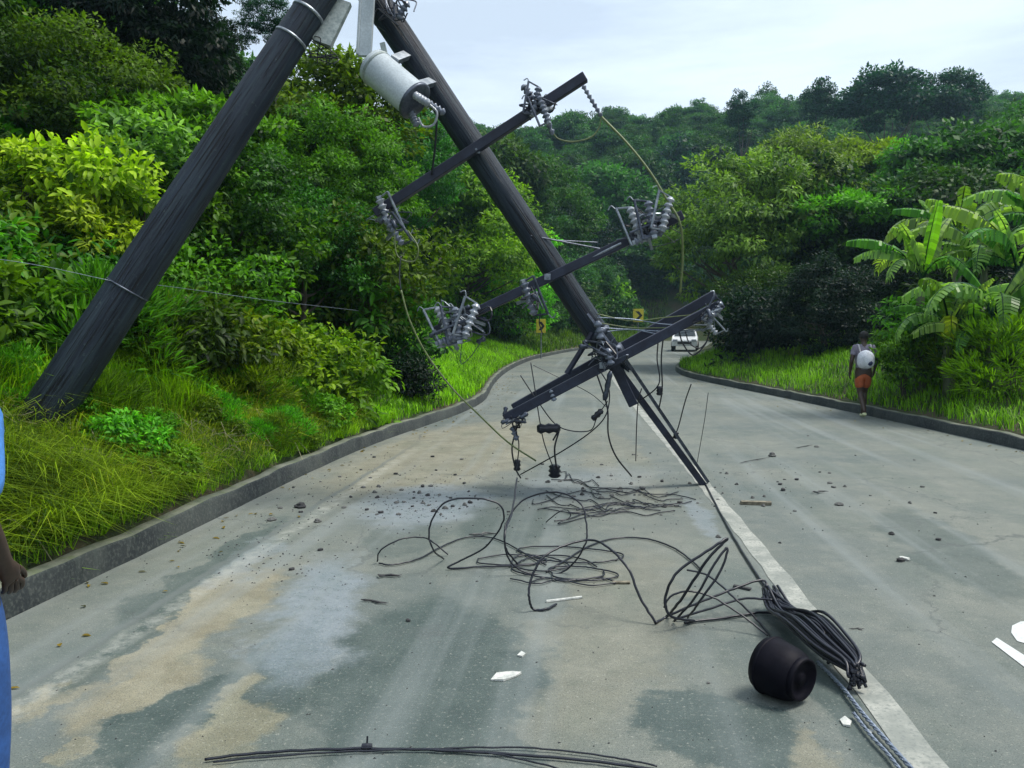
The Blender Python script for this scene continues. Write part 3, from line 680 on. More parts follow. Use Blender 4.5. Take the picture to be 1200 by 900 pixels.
# fallen dry stems on the near bank
bm = bmesh.new(); rr = random.Random(3)
for k in range(420):
    y = rr.uniform(2.6, 10); o_ = rr.uniform(.2, 2.4); x = float(xl(y)) - o_; a = rr.uniform(0, 3.14); L = rr.uniform(.15, .5)
    pts = []
    for q in range(4):
        u = q / 3 - .5; xx = x + math.cos(a) * L * u; yy = y + math.sin(a) * L * u; pts.append(Vector((xx, yy, Hf(xx, yy) + .12 + .05 * math.sin(q * 2 + k) + rr.uniform(0, .05))))
    add_tube(bm, pts, rr.choice((.002, .003, .0035)), 3)
ds = bmobj('dry_stalks', bm, plain('dry_stalk', (.30, .29, .17), .9)); ds['kind'] = 'stuff'

# --- banana plants
def banana_leaf_mesh(seed, L, W, arch, tear, upright=False):
    rg = random.Random(seed); bm = bmesh.new(); ns_ = 26; pts = []; 
    for k in range(ns_ + 1):
        u = k / ns_
        ang = (1.25 - arch * u ** 1.2) if not upright else (1.45 - arch * u)
        pts.append((pts[-1] if pts else Vector((0, 0, 0))) + Vector((math.cos(ang), 0, math.sin(ang))) * L / ns_)
    add_tube(bm, pts, [.028 * (1 - .8 * k / ns_) for k in range(ns_ + 1)], 5)
    lay = bm.verts.layers.float.new('tint')
    for s in (-1, 1):
        droop = rg.uniform(.35, .7)
        for k in range(3, ns_):
            u = (k + .5) / ns_; wd = W * .5 * math.sin(math.pi * min(1, (u - .08) * 1.02)) ** .55 if u > .1 else .03
            if rg.random() < tear: droop = min(1.35, max(.1, droop + rg.uniform(-.6, .7))); gap = .22
            else: gap = -.02
            a, b = pts[k], pts[k + 1]; t_ = (b - a).normalized(); nrm_ = Vector((0, 1, 0)).cross(t_) * -1
            def sd(v, f): return v + Vector((0, s, 0)) * wd * f * math.cos(droop * f) + Vector((0, 0, -1)) * wd * f * math.sin(droop * f) + nrm_ * .10 * wd * math.sin(f * 3.14) + t_ * wd * .22 * f
            a2 = a.lerp(b, max(gap, 0)); rows_ = []
            for f in (.03, .5, 1.0): rows_.append((bm.verts.new(sd(a2, f)), bm.verts.new(sd(b, f))))
            tn = rg.uniform(.25, .8)
            for r_ in rows_:
                for v_ in r_: v_[lay] = tn
            for r1, r2 in zip(rows_, rows_[1:]): bm.faces.new((r1[0], r1[1], r2[1], r2[0]) if s > 0 else (r1[0], r2[0], r2[1], r1[1]))
    me = bpy.data.meshes.new('leaf'); bm.to_mesh(me); bm.free(); me.materials.append(M['banana']); return me
M['banana'] = leaf_mat('banana_leaf', None, .12, .4, .35)
BL = [banana_leaf_mesh(1, 2.0, .60, 1.9, .75), banana_leaf_mesh(2, 1.9, .58, 2.5, .95), banana_leaf_mesh(3, 2.1, .60, 1.4, .6), banana_leaf_mesh(4, 1.3, .50, .12, .05, True), banana_leaf_mesh(5, 1.35, .62, 3.2, .1), banana_leaf_mesh(6, 1.8, .50, .75, .35)]
def banana_stem():
    bm = bmesh.new(); add_tube(bm, [Vector((.03 * math.sin(k), .02 * math.cos(k * 2), -.2 + k * .3)) for k in range(8)], [.13, .12, .115, .11, .10, .09, .075, .05], 9)
    me = bpy.data.meshes.new('stem'); bm.to_mesh(me); bm.free(); setsmooth(me); me.materials.append(rough_mat('banana_stem', (.06, .09, .04), (.14, .15, .08), 8, .6, stretch=(1, 1, .2))); return me
BS = banana_stem()
g1, g2, g3 = (.060, .160, .050), (.165, .285, .160), (.22, .38, .012)
def banana(px, Y, hz, label, lf, s=1.0):
    p_ = P(px, 400, Y); z = Hf(p_.x, Y); e = empty('banana_plant', (p_.x, Y, z), label, 'banana plant', 'banana plants on the right verge')
    st = link('stem', BS, None, e); st.scale = (s, s, hz / 1.9)
    lf = list(lf) + [(rnd.choice((5, 5, 2, 1)), rnd.uniform(0, 360), rnd.uniform(-10, 10), rnd.uniform(.7, 1.0), rnd.choice((g1, g2, g2))) for _ in range(5)]
    for (k, az, tilt, sl, clr) in lf:
        o = link('leaf', BL[k], None, e); o.location = (0, 0, hz - .05); o.rotation_euler = (0, R(tilt), R(az)); o.scale = (sl * s,) * 3
        o.color = (*clr, 1)
    return e

banana(1078, 16.5, 2.25, 'banana plant with a bright upright spear leaf above the walking person', [(3, 10, 0, 1.25, g3), (0, 170, 0, .8, g2), (1, 215, 5, .75, g2), (2, 20, 8, .7, g1), (1, 300, 0, .7, g1)], .95)
banana(1112, 15.8, 1.25, 'low banana plant with one broad yellow green leaf hanging down', [(4, 250, 0, .80, g3), (1, 190, 15, .8, g2), (0, 330, 15, .65, g1), (2, 150, 10, .6, g1)], .9)
banana(1150, 17.5, 2.1, 'tall banana plant with arching pale torn leaves', [(0, 185, -5, 1.0, g2), (1, 150, 0, 1., g2), (2, 350, 0, 1., g1), (0, 300, 0, .9, g2), (1, 240, 10, .9, g2), (2, 60, 0, .9, g1)])
banana(1190, 16.4, 1.9, 'banana plant at the right edge of the picture', [(2, 170, -8, 1.05, g2), (0, 215, 0, 1., g1), (1, 270, 0, 1., g2), (0, 20, 0, 1., g1), (1, 100, 0, .9, g1)])
banana(1232, 17.8, 2.4, 'banana plant half outside the right edge of the picture', [(0, 175, -5, 1.15, g2), (2, 210, 0, 1.1, g2), (1, 150, 0, 1., g1), (0, 290, 0, 1., g1)])
banana(1140, 15.4, .9, 'smallest banana plant low on the right verge', [(0, 185, 10, .8, g2), (1, 230, 12, .7, g1), (2, 310, 10, .7, g1), (1, 20, 12, .7, g2)], .8)

banana(1120, 19.5, 2.5, 'banana plant behind the others with its leaves highest above the walking person', [(0, 20, -8, 1.15, g2), (2, 60, -5, 1.0, g1), (1, 165, 0, 1.1, g2), (0, 330, 0, 1.0, g2), (2, 250, 0, 1.0, g1)])
banana(1165, 15.2, 1.3, 'banana plant with ragged low leaves in front of the tall one', [(1, 200, 0, 1.0, g2), (0, 160, 5, .9, g2), (1, 250, 10, .9, g1), (2, 320, 5, .9, g1), (1, 20, 5, .8, g2), (0, 100, 0, .8, g1)])

# ------------------------------------------------------------------ poles
def pole_shaft(parent, a, b, ra, rb, m, name='shaft'):
    bm = bmesh.new(); L = (b - a).length; k = 14; pts = []; rs = []
    for i_ in range(k + 1):
        u = i_ / k; pts.append(Vector((0, 0, L * u))); rs.append(ra + (rb - ra) * u)
    add_tube(bm, pts, rs, 28)
    o = bmobj(name, bm, m, parent, smooth=True)
    for f in o.data.polygons:
        if len(f.vertices) > 4: f.use_smooth = False
    return o
def seat(e, a, b):            # orient an Empty so that local z runs from a to b
    e.location = a; e.rotation_euler = frame(b - a).to_euler()
def sub(o, parent):           # keep world place while parenting to an oriented thing
    bpy.context.view_layer.update()
    o.parent = parent; o.matrix_parent_inverse = parent.matrix_world.inverted() if parent.parent is None else (parent.matrix_world).inverted()
    return o
# left pole
a0 = P(47, 496, 6.55); b0 = P(371, 0, 7.5); dd = (b0 - a0).normalized(); L1 = 9.2
foot1 = a0 - dd * .5; top1 = foot1 + dd * L1
e1 = empty('utility_pole', foot1, 'thick dark pole leaning to the right from the grassy bank on the left', 'utility pole'); seat(e1, foot1, top1); bpy.context.view_layer.update()
pole_shaft(e1, foot1, top1, .212, .098, M['polebark'])
def strap(e, dist, r, wdt, m, name='strap'):
    bm = bmesh.new(); Mt = Matrix.Translation((0, 0, dist)); add_lathe(bm, Mt, [(r - .01, -wdt), (r + .006, -wdt), (r + .006, wdt), (r - .01, wdt)], 24)
    add_box(bm, Mt, .05, .03, .035, (r + .015, 0, 0)); return bmobj(name, bm, m, e, True)
def dist_on(e, foot, d_, px, py, Y): return (P(px, py, Y) - foot).dot(d_)
d_a = dist_on(e1, foot1, dd, 360, 15, 7.47); d_b = dist_on(e1, foot1, dd, 334, 42, 7.4); d_c = dist_on(e1, foot1, dd, 130, 328, 6.85)
r1 = lambda d_: .212 + (.098 - .212) * d_ / L1
strap(e1, d_a, r1(d_a), .014, M['steel']); strap(e1, d_b, r1(d_b), .012, M['steel']); strap(e1, d_c, r1(d_c), .008, M['dsteel'])
# broken pole, resting behind the leaning one above the picture
u2 = P(440, 0, 8.0); l2 = P(722, 424, 8.35); d2 = (u2 - l2).normalized(); L2 = (u2 - l2).length + 1.7
top2 = l2 + d2 * L2
e2 = empty('broken_utility_pole', l2, 'broken dark pole hanging over the road with three crossarms on it', 'utility pole'); seat(e2, l2, top2); bpy.context.view_layer.update()
pole_shaft(e2, l2, top2, .122, .150, M['polebark'])
def Yp2(px, py):              # depth of the broken pole's axis at a pixel row
    u = (424 - py) / 424.; return 8.35 + (8.0 - 8.35) * u
def part(name, build, m, parent, smooth=False, bevel=0):
    bm = bmesh.new(); build(bm); o = bmobj(name, bm, m, None, smooth, bevel); return sub(o, parent)
part('splintered_end', lambda bm: [add_tube(bm, [l2 + Vector((math.cos(k) * .07, 0, math.sin(k) * .07)), l2 + Vector((math.cos(k) * .08, 0, math.sin(k) * .08)) - d2 * (.10 + .07 * (k % 3))], [.035, .006], 4) for k in range(8)], M['polebark'], e2)
def insulator(bm, a, b, r=.045, n_=4):
    L = (b - a).length; Mt = MX(a, b - a); pr = [(0, 0), (r * .45, 0)]
    for k in range(n_):
        z0 = L * (k + .12) / n_; z1 = L * (k + .5) / n_; z2 = L * (k + .9) / n_
        pr += [(r * .5, z0), (r, z0 + L * .04), (r * .9, z1), (r * .5, z2)]
    pr += [(r * .4, L), (0, L)]; add_lathe(bm, Mt, pr, 12)
def arm(ax, ay, bx, by, Ya, Yb, w_, h_, m=M['beam'], bolts=True, name='crossarm'):
    a = P(ax, ay, Ya); b = P(bx, by, Yb); o = part(name, lambda bm: beam(bm, a, b, w_, h_, Vector((0, 1, 0))), m, e2, bevel=.006)
    return o, a, b
A1, a1a, a1b = arm(440, 250, 686, 90, 7.98, 7.90, .095, .095)
A2, a2a, a2b = arm(510, 388, 800, 252, 8.02, 8.0, .09, .10)
A3, a3a, a3b = arm(592, 490, 846, 356, 8.12, 8.10, .095, .165)
A4, a4a, a4b = arm(602, 478, 838, 345, 8.55, 8.50, .095, .15)
def subpart(name, build, m, arm_o, smooth=False):
    bm = bmesh.new(); build(bm); o = bmobj(name, bm, m, None, smooth)
    bpy.context.view_layer.update(); o.parent = arm_o; o.matrix_parent_inverse = arm_o.matrix_world.inverted(); return o
def rod(px0, py0, Y0, px1, py1, Y1, r, m, parent, name='brace'):
    return part(name, lambda bm: add_tube(bm, [P(px0, py0, Y0), P(px1, py1, Y1)], r, 6), m, parent)
rod(694, 390, 8.2, 664, 438, 8.15, .030, M['beam'], e2)
rod(622, 276, 8.1, 706, 292, 8.3, .008, M['dsteel'], e2)
rod(622, 280, 8.1, 700, 284, 8.5, .006, M['dsteel'], e2)
rod(640, 328, 8.0, 728, 285, 7.95, .012, M['steel'], e2)
rod(688, 368, 8.2, 730, 425, 8.12, .022, M['dsteel'], e2)
# long steel channels that reach from the snapped end down to the road
gp = G(826, 568); gp.z = .03
def channel(a, b, m, name='steel_channel', w_=.07):
    def f(bm):
        Mt = MX((a + b) / 2, b - a, Vector((0, 1, 0))); L = (b - a).length
        add_box(bm, Mt, .008, w_, L); add_box(bm, Mt, w_ * .6, .008, L, (w_ * .3, w_ / 2 - .005, 0)); add_box(bm, Mt, w_ * .6, .008, L, (w_ * .3, -w_ / 2 + .005, 0))
    return part(name, f, m, e2)
channel(P(714, 412, 8.2), gp, M['beam'], w_=.11)
channel(P(726, 408, 8.32), gp + Vector((.05, .06, .0)), M['dsteel'], w_=.05)
part('timber_stub', lambda bm: beam(bm, P(716, 420, 8.28), P(742, 474, 8.35), .10, .13), M['beam'], e2, bevel=.008)
# ribbed pins, fuse cutouts and tie plates on the crossarms
def cutout(arm_o, px, py, Y, ang, s=1., pale=False):
    c = P(px, py, Y); ca, sa = math.cos(R(ang)), math.sin(R(ang)); ax = Vector((ca, .15, sa)).normalized(); sd_ = Vector((-sa, .05, ca)).normalized(); fw = Vector((0, -1, 0))
    subpart('insulator', lambda bm: insulator(bm, c - ax * .17 * s, c + ax * .17 * s, .050 * s, 6), M['wporc'] if pale else M['porc'], arm_o, True)
    def f(bm):
        add_tube(bm, [c - ax * .19 * s + sd_ * .11 * s + fw * .05, c + ax * .20 * s + sd_ * .13 * s + fw * .05], .014 * s, 7)
        add_tube(bm, [c - ax * .19 * s + sd_ * .11 * s + fw * .05, c - ax * .17 * s], .010 * s, 5); add_tube(bm, [c + ax * .20 * s + sd_ * .13 * s + fw * .05, c + ax * .17 * s], .010 * s, 5)
    subpart('fuse_tube', f, M['steel'] if pale else M['dsteel'], arm_o)
    subpart('bracket', lambda bm: beam(bm, c, c - sd_ * .13 * s + Vector((0, .1, 0)), .03 * s, .035 * s), M['steel'], arm_o)
    subpart('hook', lambda bm: add_tube(bm, catmull([c + ax * .2 * s + sd_ * .13 * s, c + ax * .25 * s + sd_ * .16 * s, c + ax * .22 * s + sd_ * .2 * s], 4), .006, 5), M['steel'], arm_o)
    subpart('end_cap', lambda bm: add_box(bm, MX(c - ax * .18 * s, ax), .05 * s, .05 * s, .03 * s), M['steel'], arm_o)
cutout(A1, 452, 252, 7.85, -70, 1.0, True); cutout(A1, 462, 272, 7.82, -58, .85)
cutout(A1, 628, 118, 7.8, 78, .8); cutout(A1, 637, 128, 7.75, 110, .8)
cutout(A2, 520, 378, 7.85, 115, 1.0, True); cutout(A2, 536, 380, 7.82, 100, 1.0); cutout(A2, 552, 375, 7.8, 70, 1.0, True); cutout(A2, 530, 396, 7.8, 20, .9)
cutout(A2, 620, 350, 7.82, -72, 1.0)
cutout(A2, 745, 262, 7.85, 110, 1.0, True); cutout(A2, 763, 256, 7.82, 100, 1.0); cutout(A2, 781, 250, 7.8, 75, .95, True); cutout(A2, 760, 278, 7.82, 20, .85)
cutout(A3, 838, 366, 7.98, 60, .7); cutout(A3, 832, 382, 8.0, -50, .6, True)
def snarl(arm_o, px, py, Y, rad_, n_, seed):
    rg = random.Random(seed)
    for k in range(n_):
        pts = [P(px + rg.gauss(0, rad_), py + rg.gauss(0, rad_ * .75), Y + rg.uniform(-.12, .12)) for _ in range(5)]
        subpart('tie_wire', lambda bm: add_tube(bm, catmull(pts, 5), rg.choice((.004, .006, .009)), 5), rg.choice((M['cable'], M['dsteel'], M['cable'], M['steel'])), arm_o)
    for k in range(n_ // 2):
        c = P(px + rg.gauss(0, rad_ * .8), py + rg.gauss(0, rad_ * .6), Y + rg.uniform(-.1, .1)); ax = Vector((rg.uniform(-1, 1), rg.uniform(-.5, .5), rg.uniform(-1, 1))).normalized()
        subpart('clamp', lambda bm: add_lathe(bm, MX(c, ax), [(0, 0), (.02, 0), (.028, .02), (.018, .05), (.026, .08), (0, .10)], 8), M['dsteel'], arm_o, True)
snarl(A1, 458, 258, 7.9, 11, 7, 1); snarl(A1, 630, 125, 7.85, 9, 8, 2); snarl(A2, 535, 385, 7.9, 17, 14, 3); snarl(A2, 762, 262, 7.9, 16, 13, 4); snarl(A2, 622, 350, 7.85, 8, 6, 5)
snarl(A3, 836, 368, 8.0, 9, 8, 6); snarl(A3, 606, 492, 8.05, 8, 6, 7); snarl(A3, 704, 412, 8.0, 12, 9, 8)
def pin(arm_o, px0, py0, px1, py1, Y, r=.035, pale=False, n_=3):
    subpart('insulator', lambda bm: insulator(bm, P(px0, py0, Y), P(px1, py1, Y), r, n_), M['wporc'] if pale else M['porc'], arm_o, True)
pin(A1, 622, 112, 612, 100, 7.88, .04); pin(A1, 683, 100, 705, 137, 7.86, .026, False, 7); pin(A1, 640, 138, 648, 158, 7.85, .03)
pin(A3, 600, 500, 606, 516, 8.05, .035); pin(A3, 650, 470, 645, 456, 8.05, .03); pin(A3, 716, 428, 712, 408, 7.95, .045); pin(A3, 704, 398, 700, 376, 8.0, .045)
for (px_, py_, A_) in ((560, 178, A1), (642, 325, A2), (706, 428, A3)):
    c = P(px_, py_, 8.0 if A_ is not A3 else 8.05)
    subpart('bolt', lambda bm: (add_tube(bm, [c + Vector((0, -.12, 0)), c + Vector((0, .2, 0))], .012, 6), add_box(bm, MX(c + Vector((0, -.07, 0)), (0, 1, 0)), .06, .06, .01)), M['steel'], A_)
# lump of hardware and cable grip where the arms cross the pole's end
def clamp(bm):
    add_lathe(bm, MX(l2 + d2 * .05, d2), [(.10, 0), (.145, 0), (.15, .03), (.148, .09), (.13, .10)], 20)
    add_lathe(bm, MX(l2 + d2 * .32, d2), [(.10, 0), (.138, 0), (.143, .03), (.138, .05), (.13, .06)], 20)
part('pole_band', clamp, M['dsteel'], e2, True)
# tangle of short leads tied at the upper end of the broken pole
rr = random.Random(11)
for k in range(7):
    cx_, cy_ = 452 + rr.uniform(-8, 20), 12 + rr.uniform(-14, 14); yy = 7.8
    pts = [P(cx_ + rr.uniform(-14, 18), cy_ + rr.uniform(-16, 14), yy + rr.uniform(-.05, .08)) for _ in range(5)]
    part('tie_wire', lambda bm: add_tube(bm, catmull(pts, 5), .007, 5), M['cable'] if k % 2 else M['dsteel'], e2)
part('insulator', lambda bm: insulator(bm, P(466, 22, 7.82), P(478, 2, 7.82), .045, 4), M['porc'], e2, True)
# ------------------------------------------------------------------ transformer
tA = P(436, 76, 7.72); tB = P(486, 118, 7.60); tax = (tB - tA).normalized()
et = empty('transformer', tA, 'pale grey cylindrical transformer hung on the broken pole near the top', 'transformer'); seat(et, tA, tB); bpy.context.view_layer.update()
TL = (tB - tA).length
bm = bmesh.new(); add_lathe(bm, Matrix(), [(0, 0), (.150, 0), (.165, .01), (.170, .03), (.170, TL - .03), (.175, TL - .02), (.175, TL), (0, TL)], 32); bmobj('tank', bm, M['tank'], et, True)
bm = bmesh.new(); add_lathe(bm, Matrix(), [(.171, TL - .02), (.188, TL - .015), (.188, TL + .012), (.175, TL + .02), (.11, TL + .05), (0, TL + .055)], 32); bmobj('lid', bm, M['dsteel'], et, True)
bm = bmesh.new(); add_lathe(bm, Matrix(), [(.171, .05), (.178, .055), (.178, .075), (.171, .08)], 32); bmobj('rim', bm, M['plate'], et, True)
def tl(x, y, z): return Vector((x, y, z))
for (x, y, ln, m_) in ((.10, .05, .22, M['porc']), (-.10, .05, .20, M['wporc']), (0, -.11, .14, M['porc'])):
    bm = bmesh.new(); insulator(bm, tl(x, y, TL + .03), tl(x * 1.5, y * 1.5, TL + .03 + ln), .04, 5); bmobj('bushing', bm, m_, et, True)
for s in (-1, 0, 1):
    bm = bmesh.new(); b_ = tl(.172, s * .06, TL * .5 + s * .08); insulator(bm, b_, b_ + Vector((.06, 0, .02)), .02, 2); bmobj('terminal', bm, M['wporc'], et, True)
def at_world(bmf, name, m, parent, smooth=False):
    bm = bmesh.new(); bmf(bm); o = bmobj(name, bm, m, None, smooth); return sub(o, parent)
at_world(lambda bm: (beam(bm, P(462, 70, 7.72), P(478, 64, 7.95), .09, .05), beam(bm, P(492, 100, 7.7), P(506, 96, 7.95), .09, .05)), 'hanger', M['steel'], et)
at_world(lambda bm: beam(bm, P(448, 50, 7.72), P(456, 84, 7.74), .05, .02), 'lifting_lug', M['plate'], et)
# grey channel pieces caught between the poles
def loose_plate(name, a, b, w_, h_, label, cat, m):
    e = empty(name, a, label, cat); o = at_world(lambda bm: (beam(bm, a, b, w_, h_), ), 'web', m, e)
    ax_ = (b - a).normalized(); M_ = MX((a + b) / 2, b - a, Vector((0, 1, 0))); L = (b - a).length
    at_world(lambda bm: add_box(bm, M_, .02, h_ + .05, L * .98, (w_ / 2 + .011, 0, 0)), 'flange', m, e)
    return e
loose_plate('steel_bracket', P(434, -40, 7.75), P(428, 66, 7.70), .115, .05, 'pale grey steel channel hanging upright above the transformer', 'steel bracket', M['tank'])
loose_plate('fitting_plate', P(402, 2, 7.62), P(378, 52, 7.5), .17, .06, 'mottled grey green metal plate hanging right beside the leaning pole', 'metal plate', M['plate'])
for k in range(5):
    pts = [P(370 + rr.uniform(-14, 30), 55 + rr.uniform(-12, 22), 7.5 + rr.uniform(-.05, .05)) for _ in range(5)]
    bm = bmesh.new(); add_tube(bm, catmull(pts, 5), .005, 4); o = bmobj('tie_wire', bm, M['cable'], None); sub(o, e1)

# ------------------------------------------------------------------ cables
def Wp(px, py, gy=None, lift=.012):      # seen at pixel (px,py), standing over the road at the depth of pixel row gy
    if gy is None or gy <= py:
        p_ = G(px, py, lift); return p_
    return P(px, py, G(px, gy).y)
def cable(name, pts, r, m, label, group=None, n_=8, seg=6, cat='cable'):
    bm = bmesh.new(); add_tube(bm, catmull(pts, n_), r, seg); o = bmobj(name, bm, m, None, True); tag(o, label, cat, group); return o
K = M['cable']; KR = random.Random(31)
def C(pl, r, label, m=K, n_=8, name='loose_cable', group='cables lying loose on the road'):
    pts = [Wp(*q) if isinstance(q, tuple) else q for q in pl]
    for p_ in pts: p_.z = max(p_.z, float(zroad(p_.y)) + r)
    if n_ == 8 and r < .02:
        q_ = catmull(pts, 7); pts = [v + Vector((KR.gauss(0, .0013), KR.gauss(0, .0013), abs(KR.gauss(0, .0012)))) for v in q_]; pts[0], pts[-1] = q_[0], q_[-1]; n_ = 2
    return cable(name, pts, r, m, label, group, n_)
# standing springy loops
C([(520,655),(508,645,672),(503,620,672),(520,590,672),(552,584,672),(583,590,672),(590,610,672),(570,640,670),(540,657,668),(526,666),(570,664),(620,662),(640,655)], .0065, 'black cable standing in the leftmost round loop on the road')
C([(606,560,640),(600,600,660),(592,625,675),(596,655,675),(620,672),(660,670),(685,640,675),(687,615,672),(680,590,668),(652,577,660),(615,585,655),(595,610,660),(592,640,668),(607,662)], .0065, 'black cable standing in the taller round loop in the middle of the tangle')
C([(444,660),(460,662),(490,655),(515,642),(545,630),(575,630),(600,640),(625,655),(640,662)], .0055, 'black cable curving low from the far left of the tangle')
C([(442,658),(446,645,662),(470,632,660),(495,630,655),(508,636,652),(525,650)], .0055, 'thin black loop at the far left end of the tangle')
C([(652,708),(640,714),(625,714),(620,700,718),(622,680,715),(635,655,712),(660,640,705),(690,633,700),(710,640,710),(735,665,722),(750,700,728),(768,730)], .0075, 'thick black cable arching from the middle loops towards the coil')
C([(640,670),(665,655),(690,640),(720,631),(755,631),(785,640),(808,655),(822,668)], .0065, 'black cable making the low arch left of the coil')
C([(768,730),(782,722),(800,700,735),(830,655,738),(852,632,735),(838,640,738),(795,670,740),(780,700,740),(786,722,740),(815,728)], .008, 'black cable in the tall slanting loop beside the coil')
C([(790,728),(815,700,742),(835,665,742),(852,642,740),(845,668,742),(820,705,742),(806,724)], .0065, 'black cable in the inner slanting loop beside the coil')
C([(778,712,735),(785,700,735),(805,693,735),(835,700,735),(870,722,740),(900,745)], .006, 'black cable running behind the slanting loops')
C([(802,730),(850,724),(900,718),(930,730),(948,742)], .0075, 'black cable leading straight from the slanting loops into the coil')
C([(782,722),(820,706,724),(860,690,720),(893,680,716),(900,690,720)], .007, 'black cable over the straight one leading into the coil')
C([(790,726),(830,714,728),(870,702,726),(905,703,730)], .0065, 'upper black cable of the fan leading into the coil')
C([(805,668,700),(830,675,705),(860,700,725),(890,730),(915,760)], .006, 'black cable bowing from the low arch down to the drum')
C([(620,683),(640,677),(660,681),(700,677),(720,681)], .0055, 'short doubled cable lying flat under the middle loops')
C([(598,678),(630,684),(655,679),(690,686),(722,683)], .0045, 'straight thin cable lying flat under the middle loops')
C([(560,655),(590,650),(625,652),(640,658),(600,662),(563,660),(560,655)], .005, 'flat narrow loop on the road under the left round loop')
C([(640,612),(655,600,616),(665,598,614),(668,606,614),(655,614),(700,603),(740,600)], .005, 'small curl of cable above the taller loop')
rr = random.Random(21)
for k, (x0, y0, x1, y1) in enumerate([(650,560,812,588),(640,600,800,588),(650,610,790,596),(680,598,760,588),(640,575,740,600),(700,590,812,590),(620,590,700,575),(690,575,770,600),(655,565,790,580),(670,605,800,592),(640,585,720,600),(700,578,800,584),(650,552,700,570),(630,598,745,590)]):
    pl = [(x0 + (x1 - x0) * u + rr.uniform(-6, 6), y0 + (y1 - y0) * u + rr.uniform(-5, 5)) for u in np.linspace(0, 1, 8)]
    C(pl, .0055, 'thin black wire in the flat mat of wires behind the round loops', group='thin wires of the flat mat behind the round loops')
for k, (cx_, cy_, ax_, ay_, ll) in enumerate([(655,665,52,14,'flat loop of black cable under the taller loop, widest of the heap'),(630,660,34,9,'small flat loop of black cable at the left of the heap under the taller loop'),(680,672,40,8,'low flat loop of black cable in front of the heap under the taller loop'),(668,650,60,9,'back flat loop of black cable in the heap under the taller loop')]):
    C([(cx_ + ax_ * math.cos(t_) * (1 + .15 * math.sin(3 * t_ + k)), cy_ + ay_ * math.sin(t_) + .06 * ax_ * math.cos(t_)) for t_ in np.linspace(.3 * k, 6.0 + .5 * k, 12)], .0055, ll)
C([(240,890),(300,883),(400,878),(500,879),(600,884),(700,893),(790,905)], .0055, 'black cable arching across the bottom of the picture')
C([(520,877),(600,876),(660,880),(720,888),(770,898)], .0035, 'second black cable joining the one across the bottom of the picture')
C([(250,893),(330,886),(430,880),(520,878),(580,884),(640,897),(700,915)], .0035, 'third black cable crossing under the one at the bottom of the picture')
bm = bmesh.new(); gq = G(430, 880); add_lathe(bm, MX(gq + Vector((0, 0, .018)), (1, .1, 0)), [(0, -.02), (.012, -.02), (.014, 0), (.012, .02), (0, .02)], 8); add_tube(bm, [gq + Vector((0, 0, .0)), gq + Vector((0, .01, .055))], .004, 5)
tag(bmobj('cable_clip', bm, K), 'small clip on the cable across the bottom of the picture', 'clip')
# guy cable along the centre line
C([(826,566),(850,612),(872,650),(893,682),(912,704)], .009, 'dark cable running from the fallen pole along the centre line', group=None)
def twisted(pl, r, label):
    base = catmull([Wp(*q) for q in pl], 24); bm = bmesh.new(); L = 0; acc = [0.]
    for a, b in zip(base, base[1:]): acc.append(acc[-1] + (b - a).length)
    for s in range(3):
        pts = []
        for i_, p_ in enumerate(base):
            d = (base[min(i_+1, len(base)-1)] - base[max(i_-1, 0)]).normalized(); u = d.cross(Vector((0, 0, 1))).normalized(); v = u.cross(d); an = acc[i_] * 55 + s * 2.094
            pts.append(p_ + (u * math.cos(an) + v * math.sin(an)) * r + Vector((0, 0, r * 2)))
        add_tube(bm, pts, r * .9, 5)
    o = bmobj('guy_cable', bm, M['scable'], None, True); tag(o, label, 'cable'); return o
twisted([(958,778),(985,806),(1010,838),(1036,868),(1075,912)], .0055, 'silvery twisted cable from the coil to the bottom of the picture')
twisted([(1000,838),(1020,864),(1040,886),(1060,912)], .0045, 'second silvery cable close beside the first')
# bundle of folded cable
cb0 = G(955, 760)
eb = empty('cable_coil', cb0, 'thick bundle of folded black cable beside the centre line', 'cable coil'); bpy.context.view_layer.update()
rr = random.Random(5)
for k in range(40):
    u = k / 39; sx = rr.uniform(-10, 10); h = rr.uniform(0, 42); ox = rr.uniform(-24, 22)
    pl = [(893 + u * 18, 692 + rr.uniform(-6, 10), 712 + rr.uniform(0, 10)), (915 + ox * .7 + u * 10, 712 + u * 8, 735), (945 + ox, 742 - h * .6, 765), (975 + ox * .9, 770 - h * .6, 790), (998 + ox * .5, 786 - h * .4, 806), (1010 + rr.uniform(-16, 5), 799 - h * .5 + rr.uniform(-4, 12), 814)]
    pts = [Wp(*q) for q in pl]
    for p_ in pts: p_.z = max(p_.z, .012)
    o = at_world(lambda bm: add_tube(bm, catmull(pts, 5), .0085, 6), 'strand', K, eb, True)
for k in range(4):
    u = k / 3; pts = [Wp(*q) for q in [(930 + 5*k, 735 + 4*k, 765), (948 + 6*k, 726 + 6*k, 765), (966 + 6*k, 742 + 6*k, 778), (955 + 5*k, 762 + 5*k, 785)]]
    at_world(lambda bm: add_tube(bm, catmull(pts, 5), .008, 6), 'binding', K, eb, True)
